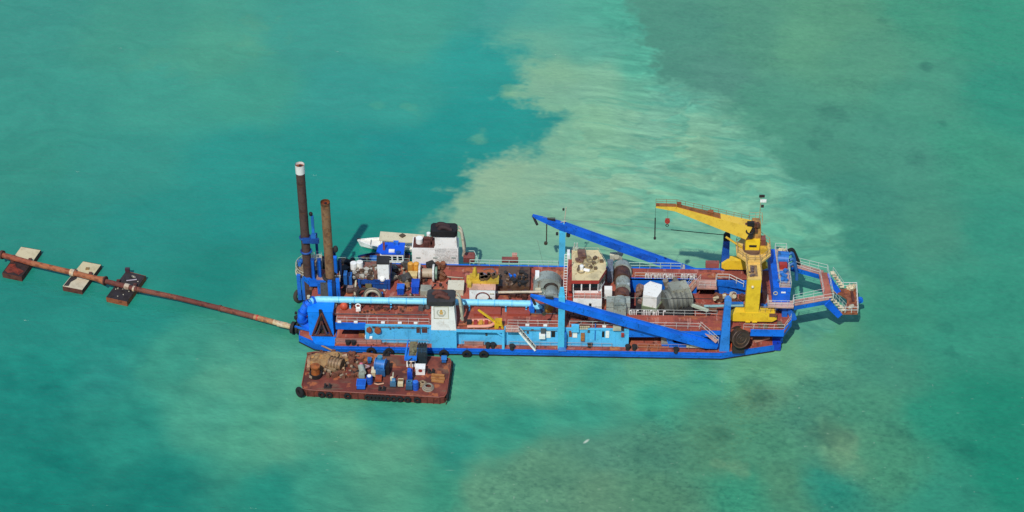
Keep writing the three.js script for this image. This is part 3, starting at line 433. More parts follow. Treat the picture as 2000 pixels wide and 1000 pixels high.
{ // stern: blue bulkhead block with its dark A-frame, sloping counter
  const zb = gp(627, 656, H0).z, x0 = X(603, zb, 3), x1 = X(651, zb, 3), yt = zp(627, 610, zb).y;
  const O = [[x0, H0], [x1, H0], [x1, yt], [x0, yt]]; O.holes = [[[615, 653], [645, 653], [629, 612]].map(([a, b]) => { const p = zp(a, b, zb); return [p.x, p.y]; })];
  const blk = gb().prismZ(O, zb - 1.3, zb).box(x0, x1, H0, yt, zb - 2.3, zb - 1.31).box(x0 - .1, x1 + .1, yt + .003, yt + .12, zb - 2.4, zb + .06).build('stern_block', P(0x0a88fc, { map: lightWear }), dr);
  const q = (px, r, k = .12) => zp(px, r, zb).add(V(0, 0, k));
  { const g = gb(); for (let i = 0; i < 12; i++) { const p = zp(rr(620, 640), rr(638, 652), zb - .6); g.rbox(p, rr(.3, .8), rr(.3, .8), .7, rr(0, 2)); } g.disc(zp(629, 640, zb - .5), V(0, 0, 1), .7, .3).build('sheave_block', P(0x5a5c4e, { map: rustMap }), blk, STUFF); }
  gb().tube(q(611, 655), q(628, 609), .2).tube(q(648, 655), q(628, 609), .2).tube(q(610, 653), q(649, 653), .24).tube(q(622, 650, .3), q(628, 625, .3), .14).tube(q(637, 650, .3), q(629, 625, .3), .14).build('stern_frame', M.drust, blk);
  const p = gp(628, 640, H0); gb().box(q(625, 635).x, q(631, 635).x, zp(628, 640, zb).y, zp(628, 604, zb).y, zb + .02, zb + .3).build('frame_post', M.black, blk);
  const g = gb(); g.line([q(618, 650, .4), q(626, 632, .4)], .09).line([q(640, 650, .4), q(632, 632, .4)], .09); g.each('hose', M.dgrey, blk);
  // swivel bend and joint for the floating line
  const hh = 6.2, A = gp(606, 590, hh), B = gp(596, 600, 5.4), C = gp(589, 617, 4.0), D = gp(592, 630, 2.6), E = gp(604, 638, 1.9);
  gb().path([A, B, C, D, E], .62, 14).build('swivel_bend', P(0x0f6cea), dr);
  const g2 = gb(); for (const [p, d] of [[A, B], [B, C], [C, D]]) g2.disc(p.clone().lerp(d, .6), d.clone().sub(p), .82, .28); g2.build('bend_flange', P(0x0a54c0), dr, STUFF);
  const J = gp(573, 640, 1.2); gb().disc(J, V(1, 0, .3), .95, .5).disc(J.clone().add(V(.7, 0, .2)), V(1, 0, .3), .8, .3).build('line_coupling', M.dark, dr);
  gb().bar(J.clone().add(V(.4, 0, .1)), gp(606, 642, 1.4), 1.1, 1.0).bar(gp(580, 620, 2), gp(604, 632, 2), .5, .5).build('coupling_arm', P(0x3e4a40, { map: rustMap }), dr);
  gb().bar(gp(576, 638, 1.8), gp(604, 645, 1.9), .25, .3).each('arm_link', M.blue, dr);
  const g3 = gb(); bits(g3, 9, 578, 600, 612, 634, 1.6, .4, .9); g3.build('hose_clutter', M.dark, dr, STUFF);
  gb().path([gp(586, 650, .8), gp(597, 654, .7), gp(612, 667, 1.0), gp(650, 685, 1.2)], .13, 8).build('rope_fender', M.tan, dr);
}
{ // light blue delivery pipe on its legs
  const h = 6.2, r = .5, L = [gp(606, 590, h), gp(612, 586.5, h), gp(622, 584.5, h), gp(640, 585, h)], R = [gp(835, 588.7, h), gp(1036, 593, h), gp(1046, 596.5, h - .1), gp(1056, 604, h - .8)];
  const pipe = gb().path(L, r, 16).tube(L[3], R[0], r, r, 16).tube(R[0], R[1], r, r, 16).path([R[1], R[2], R[3]], r, 16).build('delivery_pipe', M.pipe, dr);
  const g = gb(); for (const px of [662, 693, 725, 760, 794, 828, 902, 934, 966, 1000]) { const t = (px - 640) / (1036 - 640), c = L[3].clone().lerp(R[1], t); g.disc(c, V(1, 0, 0), r + .05, .12, 16); } g.build('pipe_collar', M.sky, pipe, STUFF);
  gb().disc(L[1], L[2].clone().sub(L[0]), .66, .3).build('pipe_flange', P(0x0f6cea), pipe);
  gb().disc(R[1].clone().add(V(.2, 0, 0)), V(1, 0, 0), .85, .35).box(R[1].x - .2, R[1].x + .6, H1, h, R[1].z - .8, R[1].z + .8).build('pipe_flange', M.blue, pipe);
  for (const px of [636, 684, 764, 917, 988, 1028]) { const c = L[3].clone().lerp(R[1], (px - 640) / 396); gb().box(c.x - .12, c.x + .12, H1, h - .3, c.z + .3, c.z + .5).box(c.x - .12, c.x + .12, H1, h - .3, c.z - .5, c.z - .3).box(c.x - .12, c.x + .12, h - .6, h - .42, c.z - .5, c.z + .5).build('pipe_leg', M.sky, dr); }
}
const S1 = V(zp(585.3, 321, gp(606, 588, H0).z).x, 0, gp(606, 588, H0).z), S2 = V(zp(635, 394, .2).x, 0, .2);
{ // spud gantry at the stern
  let g = gb();
  g.pil(614, 556, H1, 506, .55).pil(626.5, 556, H1, 506, .6).pil(621.5, 520, H1, 456, .38).pil(601, 520, H1, 470, .3); const f1 = g.each('spud_gantry', M.navy, dr);
  gb().pil(614.5, 557, H1, 508, .3, .62).pil(627.5, 557, H1, 508, .3, .66).each('gantry_face', M.blue, f1);
  gb().pb(602, 628, 509, 8.0, .22, 1.2).build('gantry_platform', M.cream, f1);
  gb().rail([gp(602, 509, 8.2), gp(628, 509, 8.2)], { step: .7 }).rail([gp(628, 502, 8.2), gp(602, 502, 8.2)], { step: .7 }).build('railing', M.rail, f1);
  { const c = S1, y = zp(597, 463, c.z).y; g = gb(); g.torus(V(c.x, y, c.z), V(0, 1, 0), .78, .16, 18, 8).box(c.x - .3, c.x + 2.2, y - .4, y + .4, c.z + .7, c.z + 1.1).torus(V(c.x, y - 2.6, c.z), V(0, 1, 0), .78, .16, 18, 8); g.each('spud_clamp', M.navy, f1);
    g = gb(); g.box(c.x + 1.0, c.x + 1.7, y - .6, y + .9, c.z + .2, c.z + .9).box(c.x + 1.1, c.x + 1.5, y + 1, y + 4.0, c.z - .1, c.z + .3); g.build('clamp_cylinder', M.steelblue, f1); g = gb(); g.ball(V(c.x + 1.1, y + 4.3, c.z), .3, 1.2); g.build('sheave', M.black, f1); }
  g = gb(); g.pil(646.5, 587, H1, 549, .6).pil(662, 587, H1, 545, .55).pil(637.5, 520, 4, 492, .5).pil(655, 532, H1, 502, .7).bar(gp(595, 541, 6), gp(606, 551, 6), .7, .7).bar(gp(604, 552, 6), gp(655, 551, 6), .9, .8); const f2 = g.each('spud_gantry', M.blue, dr);
  gb().pil(666, 555, H1, 508, .5, .6).pil(654, 588, H1, 550, .5).pil(606, 520, H1, 508, .4).box(X(640, -3, 6), X(652, -3, 6), H1, 8, -6.8, -6.5).each('gantry_dark_upright', P(0x12305e), f2);  // dark navy of the tall first upright is shadow painted into the colour
  gb().pb(618, 645, 547, 6.4, .2, .9).build('walkway', M.pink, f2); gb().pb(652, 664, 550, 6.9, .25, 1.3).build('gantry_platform', M.beige, f2);
  gb().rail([gp(652, 550, 7.1), gp(664, 550, 7.1), gp(664, 541, 7.1)], { step: .6 }).build('railing', M.rail, f2);
  g = gb(); g.torus(V(S2.x, 8, S2.z), V(0, 1, 0), .95, .25, 18, 8).ball(V(S2.x + 1.05, zp(653, 488, S2.z).y, S2.z - .2), .4, 1.5); g.each('spud_clamp', M.dark, f2);
  gb().pb(621, 632, 575, H1, 2.0, .5).build('valve_panel', M.blue, dr); gb().prismX([[gp(632, 580, H1).z, H1], [gp(632, 580, H1).z - .4, H1 + 2.4], [gp(632, 580, H1).z - .5, H1 + 2.4], [gp(632, 580, H1).z - .4, H1]], X(626, 1, 6), X(642, 1, 6)).build('guard_plate', M.dgrey, dr);
  g = gb(); g.pil(586.5, 584, H0, 537, .55).pil(595, 584, H0, 545, .5); g.each('stern_post', P(0x2472d8), dr);
  // round platform overhanging the stern
  { const c = gp(596, 525, H1), a = [], n = 12; for (let i = 0; i <= n; i++) { const t = Math.PI * (.5 + i / n) ; a.push([c.x + 1.2 + Math.cos(t) * 2.6, c.z - Math.sin(t) * 2.7]); }
    const pf = gb().prism([...a, [c.x + 2.6, c.z + 2.7], [c.x + 2.6, c.z - 2.7]].sort(() => 0), H1 - .2, H1).build('stern_platform', P(0xa89678, { map: rustMap }), dr);
    gb().rail(a.map(([x, z]) => V(x, H1, z)), { step: 1.2, r: .05 }).build('railing', M.beige, pf); gb().path(a.map(([x, z]) => V(x, H1 - .3, z)), .16, 6).build('platform_rim', M.beige, pf);
    g = gb(); bits(g, 7, 582, 600, 512, 532, H1, .4, .9); g.build('deck_gear', M.steelblue, pf, STUFF); }
  g = gb(); bits(g, 16, 606, 660, 556, 590, H1 - 1, .5, 1.2); bits(g, 10, 606, 645, 510, 545, H1 - 1, .5, 1.1); g.build('stern_machinery', M.dark, dr, STUFF);
  g = gb(); bits(g, 12, 602, 664, 552, 585, H1 - .4, .3, .8); g.build('stern_valves', P(0x7a5a4a, { map: rustMap }), dr, STUFF);
  gb().disc(gp(603, 583, H1), V(0, 1, 0), .25, 1.0).build('bollard', M.beige, dr);
  gb().box(X(607, 2, H1), xs0 + .2, H1 - .3, H1 - .05, -5.8, 5.2).build('stern_upper_deck', M.deck, dr);
}
{ // machinery aft of the wheelhouse, on the upper deck
  let g;
  const z0 = gp(731, 556, H1 + 1).z, hp = H1 + 1.9;
  const pl = gb().box(X(699, z0, 6), X(762, z0, 6), H1 + 1.05, hp, z0 - 4.4, z0).build('machinery_platform', M.navy, dr);
  gb().box(X(699, z0, 6), X(762, z0, 6), hp, hp + .04, z0 - 4.4, z0 - .2).build('platform_plate', P(0x9a6a5a, { map: rustMap }), pl);
  for (const px of [702, 730, 759]) gb().box(X(px, z0, 6) - .2, X(px, z0, 6) + .2, H1, H1 + 1.05, z0 - .5, z0 - .1).build('platform_leg', M.navy, pl);
  g = gb(); bits(g, 24, 690, 736, 520, 546, hp, .25, .65, .5); g.build('pump_machinery', P(0xc0bcae), pl, STUFF); g = gb(); bits(g, 18, 692, 738, 520, 546, hp, .25, .6, .5); g.build('pump_pipes', P(0x8a7a6c, { map: rustMap }), pl, STUFF);
  g = gb(); bits(g, 16, 700, 756, 530, 546, hp, .3, .8); g.build('valve_gear', P(0x5a4a3c, { map: rustMap }), pl, STUFF);
  for (const [px, r] of [[691, 524], [703, 522]]) gb().disc(gp(px, r, hp).add(V(0, .5, 0)), V(0, 1, 0), .5, 1.1).build('air_receiver', M.white, pl);
  { const c = gp(746, 544, hp); g = gb(); g.torus(c.clone().add(V(0, .3, 0)), V(0, .2, 1), 1.0, .22, 24, 8); g.build('wheel_guard', P(0x8a6a5c, { map: rustMap }), pl); gb().ball(c.clone().add(V(.1, .1, .3)), .42).build('air_vessel', M.white, pl); }
  const cb = PB(738, 760, 546, hp, 2.9, 1.6); const cabn = gb().box(...cb).build('control_cabinet', M.white, pl); gb().box(cb[0] - .1, cb[1] + .1, cb[3], cb[3] + .35, cb[4] - .1, cb[5] + .05).build('cabinet_cap', M.dark, cabn);
  g = gb(); g.pil(676, 558, H1, 533, .5, 1.2).pil(686, 558, H1, 536, .4, 1.2); g.each('hoist_frame', M.steelblue, dr); gb().pil(681, 558, H1, 536, .7, 1).build('hoist_plate', P(0x12305e), dr);
  gb().bar(gp(692, 582, H1), gp(696, 540, H1 + 1.4), .25, .25).build('derrick_leg', M.beige, dr);
  g = gb(); bits(g, 14, 672, 700, 512, 552, H1, .6, 1.4); g.build('winch_gear', M.dark, dr, STUFF); g = gb(); bits(g, 10, 664, 700, 555, 580, H1, .5, 1.0); g.build('pump_gear', P(0x6a5a56, { map: rustMap }), dr, STUFF);
  gb().pb(676, 690, 572, H1, .7, 1).build('hatch_box', P(0xa08a84), dr);
  { const c = gp(728, 590, H1).add(V(0, 1.0, 0)); const w = gb().torus(c, V(0, .15, 1), 1.05, .2, 28, 8).build('sheave_wheel', P(0xb8ac94), dr); gb().torus(c.clone().add(V(0, 0, -.3)), V(0, .15, 1), 1.25, .16, 28, 8).build('sheave_rim', P(0x7c7464), w); gb().disc(c, V(0, .15, 1), .3, .4).build('sheave_hub', M.drust, w); gb().torus(c.clone().add(V(-1.4, -.1, -.8)), V(0, .15, 1), .9, .25, 24, 8).build('sheave_rim', M.dark, w); }
  gb().pb(728, 756, 565, H1, 1.2, .8).build('tool_locker', P(0x1a549c), dr); gb().pb(714, 726, 566, H1, 1.2, .9).build('pump_casing', M.olive, dr); gb().pb(738, 748, 583, H1, .8, .6).build('pump_casing', M.steelblue, dr);
  // winch with white cheeks
  const z1 = gp(834, 557, H1).z - 1.3, c = V(0, H1 + 1.35, z1); const wn = gb().tube(V(X(825, z1, 6), c.y, z1), V(X(845, z1, 6), c.y, z1), .72, .72, 20).build('mooring_winch', P(0xb8a488), dr);
  for (const px of [820, 847]) gb().disc(V(X(px, z1, 6), c.y, z1), V(1, 0, 0), 1.38, .28, 26).build('winch_cheek', P(0xd8d8d0), wn);
  gb().disc(V(X(852, z1, 6), c.y, z1), V(1, 0, 0), 1.0, .3, 22).build('brake_drum', M.green, wn); gb().pb(821, 842, 578, H1, .9, 1.6).build('winch_motor', P(0xa4a494), wn); g = gb(); bits(g, 6, 829, 845, 519, 529, H1 + 1, .6, 1.1); g.build('winch_gearing', M.dark, wn, STUFF);
  g = gb(); bits(g, 16, 852, 866, 520, 558, H1, .5, 1.1); g.build('gear_train', P(0x8a5a3e, { map: rustMap }), dr, STUFF);
  g = gb(); bits(g, 14, 763, 798, 515, 553, H1, .5, 1.2); g.build('compressor_gear', P(0x54504a), dr, STUFF); g = gb(); bits(g, 9, 765, 798, 520, 560, H1 + .5, .3, .8); g.build('compressor_pipes', P(0xa89c84), dr, STUFF);
  g = gb(); bits(g, 10, 780, 830, 545, 574, H1, .3, .8); g.build('deck_valves', M.tan, dr, STUFF);
  // spoil hatch, long beige pipe
  const hb = PB(972, 1034, 568, H1, .9, 5.0), h = gb().box(...hb).build('engine_hatch', P(0x6c5646, { map: rustMap }), dr); g = gb(); bits(g, 18, 976, 1030, 534, 560, hb[3], .2, .7); g.build('hatch_gear', M.dark, h, STUFF); g = gb(); bits(g, 4, 992, 1006, 537, 552, hb[3], .25, .5); g.build('hatch_cylinders', M.blue, h, STUFF); g = gb(); bits(g, 22, 974, 1032, 533, 562, hb[3], .2, .5); g.build('hatch_pipes', P(0x84705e, { map: rustMap }), h, STUFF);
  gb().tube(gp(968, 571, H1 + 1), gp(1058, 570, H1 + 1), .2).build('spare_pipe', P(0xd4c6ac), dr);
  g = gb(); bits(g, 12, 972, 1032, 574, 586, H1, .4, .9); g.build('hatch_side_gear', P(0x5c3c34, { map: rustMap }), dr, STUFF);
  // covered ladder winches either side of the wheelhouse
  const crown = (nm, px, r0, r1, y, R, R2, m, par) => { const z1 = gp(px, r1, y + R).z, z0 = gp(px, r0, y + R2).z, x = X(px, z1, y), n = 16, P2 = [], q = []; for (const [z, r] of [[z0, R2], [z1, R]]) P2.push(Array.from({ length: n + 1 }, (_, i) => V(x + Math.cos(Math.PI * i / n) * r, y + Math.sin(Math.PI * i / n) * r, z)));
    for (let i = 0; i < n; i++) q.push(P2[0][i], P2[1][i + 1], P2[1][i], P2[0][i], P2[0][i + 1], P2[1][i + 1], P2[1][i], P2[1][i + 1], V(x, y, z1), P2[0][i + 1], P2[0][i], V(x, y, z0)); const g = new THREE.BufferGeometry().setFromPoints(q); g.computeVertexNormals(); const c = gb().add(g); c.box(x - Math.max(R, R2), x + Math.max(R, R2), H1, y, z0 + .02, z1 - .02); return c.build(nm, m, par); };
  { const w = crown('ladder_winch', 1077, 541, 552, H1 + .9, 1.05, 1.05, P(0x4a4442, { map: rustMap }), dr), zg = gp(1069, 541, H1 + 3).z, x = X(1069, zg, 6), ring = []; for (let i = 0; i <= 16; i++) { const t = Math.PI * i / 16; ring.push([x + Math.cos(t) * 2.15, H1 + .8 + Math.sin(t) * 1.9]); } for (let i = 16; i >= 0; i--) { const t = Math.PI * i / 16; ring.push([x + .55 + Math.cos(t) * 1.15, H1 + .8 + Math.sin(t) * 1.15]); }
    gb().prismZ(ring, zg - 2.0, zg).box(x - 2.15, x - 1.3, H1, H1 + .8, zg - 2, zg).box(x + 1.72, x + 2.15, H1, H1 + .8, zg - 2, zg).build('winch_guard', M.grey, w); crown('winch_cover', 1077, 549, 573, H1 + .5, 1.25, .8, P(0xa2aca4), w);
    gb().pb(1052, 1098, 580, H1, .55, 2.2).build('winch_bed', P(0x96a298), w); gb().pb(1045, 1053, 562, H1 + .3, 2.2, 1.5).build('winch_locker', M.white, w); gb().pb(1063, 1091, 583, H1, .8, .4).build('motor_box', M.white, w); const zb2 = gp(1062, 560, H1).z; gb().torus(V(X(1062, zb2, 6), H1 + 1.2, zb2), V(1, 0, .3), 1.2, .16, 24, 8).build('brake_band', P(0x8c9690), w); gb().pb(1045, 1056, 576, H1, .9, .8).build('switch_box', M.beige, w); }
  { const w = crown('ladder_winch', 1215, 517, 534, H1 + .9, 1.25, 1.25, P(0x62463a, { map: rustMap }), dr); crown('winch_guard', 1215, 507, 516, H1 + .9, 1.45, 1.3, P(0xa8b2a8), w); crown('winch_cover', 1217, 535, 555, H1 + .7, 1.1, 1.1, M.grey, w); crown('winch_drum', 1215, 560, 574, H1 + .8, 1.15, 1.15, P(0x7a5444, { map: rustMap }), w); gb().pb(1204, 1229, 571, H1, 1.6, .35).build('drum_cheek', P(0xb8c2c2), w);
    gb().pb(1184, 1230, 612, H1, 2.1, 1.5).build('motor_house', P(0xaab2a8), w); crown('house_bonnet', 1211, 576, 590, H1 + 1.9, .95, .95, P(0xa2aca2), w); gb().pb(1180, 1195, 584, H1 + .8, 1.8, .9).build('switch_locker', M.white, w); gb().pb(1186, 1197, 552, H1, 2.2, 3).build('fuel_tank', P(0x7a8490), w); g = gb(); bits(g, 8, 1196, 1224, 499, 509, H1, .5, 1.0); g.build('vent_heads', M.beige, w, STUFF); }
}
{ // smaller fittings and pipe runs over the after deck
  let g = gb(); bits(g, 60, 668, 868, 516, 582, H1, .15, .5); g.build('deck_fittings', P(0x7a5a4c, { map: rustMap }), dr, STUFF); g = gb(); bits(g, 40, 668, 868, 518, 582, H1, .15, .45); g.build('deck_valves', P(0x3c3838), dr, STUFF); g = gb(); bits(g, 34, 668, 868, 518, 582, H1, .15, .4); g.build('deck_flanges', P(0xb4ac98), dr, STUFF); g = gb(); bits(g, 26, 655, 835, 597, 613, H1, .12, .35); bits(g, 20, 995, 1090, 600, 615, H1, .12, .35); g.build('rope_ends', P(0x5e4238, { map: rustMap }), dr, STUFF); g = gb(); bits(g, 40, 660, 1380, 664, 677, H0, .12, .35); g.build('side_fittings', P(0x6a4a40, { map: rustMap }), dr, STUFF);
  for (const [a, b, r1, r2, rad, m] of [[664, 812, 517, 519, .09, M.drust], [870, 1040, 519, 522, .1, M.drust], [866, 905, 540, 543, .09, P(0xb8a890)], [655, 836, 613, 615, .07, M.dgrey], [760, 832, 579, 580, .09, P(0x9a8a7c)], [990, 1090, 611, 613, .07, M.dgrey], [1108, 1228, 626, 629, .08, M.drust], [690, 838, 664, 667, .07, M.drust], [996, 1190, 667, 671, .07, P(0x8a7c74)]]) gb().tube(gp(a, r1, (r1 > 640 ? H0 : H1) + .2), gp(b, r2, (r1 > 640 ? H0 : H1) + .2), rad).build('pipe_run', m, dr);
  for (const [pts, m] of [[[[866, 536], [880, 545], [872, 553], [885, 560]], M.dark], [[[944, 527], [960, 524], [968, 531], [955, 536]], P(0x6a6a78)], [[[770, 580], [790, 577], [805, 581], [820, 579]], M.dark], [[[850, 606], [862, 603], [858, 610], [840, 611]], M.dark], [[[1120, 634], [1140, 628], [1165, 632]], M.dark], [[[760, 668], [790, 664], [806, 670], [824, 667]], M.tan], [[[1060, 670], [1085, 667], [1110, 672], [1130, 669]], M.tan]]) gb().path(pts.map(([a, b]) => gp(a, b, (b > 640 ? H0 : H1) + .1)), .09, 6).build('deck_hose', m, dr);
}
{ // ladder in its well: white motor house, grey gear casing
  const pts = [[1270, 549], [1293, 556], [1292, 568], [1283, 581], [1256, 575], [1258, 557]], y = 6.4, out = pts.map(([a, b]) => { const p = gp(a, b, y); return [p.x, p.z]; });
  const lad = gb().bar(V(xWell + 1.2, WF + .7, .4), V(X(1352, 0, 3), WF + 1.0, .6), 4.4, 1.2).build('cutter_ladder', M.dark, dr);
  gb().prism(out, y - 2.1, y).build('motor_house', P(0xf0efe8, { map: lightWear }), lad); const c = out.reduce((s, [x, z]) => [s[0] + x / 6, s[1] + z / 6], [0, 0]);
  gb().prism(out.map(([x, z]) => [c[0] + (x - c[0]) * 1.1, c[1] + (z - c[1]) * 1.1]), y - 2.9, y - 2.1).build('motor_bed', P(0x7c8c6c), lad);
  const a = gp(1296, 590, 4.6), b = gp(1342, 577, 4.6), d = b.clone().sub(a).normalize(), L = a.distanceTo(b); const gc = gb().tube(a, b, 1.7, 1.7, 24).build('gear_casing', P(0x87897e), lad);
  for (let i = 0; i < 6; i++) gb().disc(a.clone().addScaledVector(d, L * (.04 + i * .185)), d, i === 5 ? 2.1 : 1.86, i % 2 ? .16 : .34, 26).build('casing_rib', i === 5 ? P(0x9ea69a) : P(0x6e7068), gc);
  gb().rbox(a.clone().lerp(b, .62).add(V(0, 1.7, -.3)), 2.8, 1.0, 2.0, .28).build('inspection_cover', P(0xa8aa98), gc);
  let g = gb(); bits(g, 22, 1262, 1330, 585, 606, 3.4, .5, 1.1); g.build('ladder_gear', P(0x54504a, { map: rustMap }), lad, STUFF); g = gb(); bits(g, 12, 1245, 1268, 560, 600, 3.4, .5, 1.2); g.build('ladder_pipes', P(0xa08478, { map: rustMap }), lad, STUFF); g = gb(); bits(g, 8, 1298, 1330, 552, 566, 4.6, .5, 1.0); g.build('ladder_brackets', P(0x8a8070), lad, STUFF);
  gb().bar(gp(1352, 596, 4.2), gp(1384, 607, 4.2), .4, .4).build('ladder_strut', P(0xc0ccb4), lad); gb().bar(gp(1345, 592, 3.4), gp(1400, 606, 3.4), .5, .5).build('ladder_strut', P(0x8a6450), lad);
  g = gb(); bits(g, 14, 1393, 1450, 575, 592, WF + .6, .5, 1.1); g.build('anchor_gear', P(0x8a6048, { map: rustMap }), dr, STUFF); g = gb(); bits(g, 5, 1398, 1440, 580, 590, WF + 1, .5, .9); g.build('bollards', M.cream, dr, STUFF);
  for (const [p, r] of [[1405, 588], [1431, 584]]) gb().disc(gp(p, r, WF).add(V(0, .5, 0)), V(0, 1, 0), .55, 1.1).build('winch_head', M.beige, dr);
  gb().pb(1426, 1452, 599, 3, .5, .6).build('cross_pipe', M.steelblue, dr); gb().tube(gp(1375, 598, 4), gp(1452, 597, 4), .22).build('fairlead_pipe', P(0x88b4b8), dr);
  // stair and landing into the well, curved step of the far side deck
  const L0 = gp(1340, 573, WF + .4), L1 = gp(1362, 547, H1); g = gb(); for (const k of [-.45, .45]) g.bar(L0.clone().add(V(k, 0, 0)), L1.clone().add(V(k, 0, 0)), .08, .3); for (let i = 0; i <= 12; i++) { const p = L0.clone().lerp(L1, i / 12); g.box(p.x - .45, p.x + .45, p.y - .03, p.y + .03, p.z - .15, p.z + .15); } const st = g.build('well_stair', M.pink, dr);
  gb().rail([L0.clone().add(V(-.5, 0, 0)), L1.clone().add(V(-.5, 0, 0))], { step: .8 }).rail([L0.clone().add(V(.5, 0, 0)), L1.clone().add(V(.5, 0, 0))], { step: .8 }).build('stair_rail', M.rail, st);
  gb().box(X(1360, -4.5, H1), X(1399, -4.5, H1), H1 - .25, H1 + .01, -4.7, -2.6).build('well_landing', M.pink, dr); gb().rail([V(X(1365, -2.7, H1), H1, -2.7), V(X(1398, -2.7, H1), H1, -2.7), V(X(1398, -4.7, H1), H1, -4.7)], { step: .9 }).build('landing_rail', M.rail, dr);
  gb().rail([V(X(1240, -4.75, H1), H1, -4.75), V(X(1360, -4.75, H1), H1, -4.75)], {}).rail([V(X(1400, -4.75, H1), H1, -4.75), V(X(1424, -4.75, H1), H1, -4.75), V(X(1452, -3.4, H1), H1 - .1, -3.2)], { r: .05 }).build('well_rail', M.rail, dr);
  gb().prism([[X(1398, -4.7, 5), -4.9], [X(1424, -4.7, 5), -4.9], [xFo, -4.9], [xFo, -3.0], [X(1424, -4.7, 5), -4.35], [X(1398, -4.7, 5), -4.6]], H1 - 1.1, H1 + .02).build('side_deck_flare', M.blue, dr);
  gb().rail([V(xWell + .3, H1, 4.3), V(X(1400, 4.3, H1), H1, 4.3)], {}).build('well_rail', M.rail, dr);
  // white painted letters of the name boards, fixed to both well rails
  const word = (px0, px1, z, n, skip) => { for (let i = 0; i < n; i++) { if (skip.includes(i)) continue; const x = X(lerp(px0, px1, i / (n - 1)), z, H1), k = i % 4, g = gb(), w = .15; g.box(x - .17, x - .17 + w * .7, H1 + .12, H1 + 1.05, z, z + .06); if (k !== 2) g.box(x + .08, x + .08 + w * .6, H1 + .12, H1 + 1.05, z, z + .06); if (k % 2 === 0) g.box(x - .17, x + .2, H1 + .88, H1 + 1.05, z - .002, z + .062); if (k === 3) g.box(x - .17, x + .2, H1 + .5, H1 + .66, z - .002, z + .062); g.build('letter', M.white, dr); } };
  word(1262, 1355, -4.66, 17, [10, 11]); word(1231, 1297, 4.36, 11, [3, 9]);
}
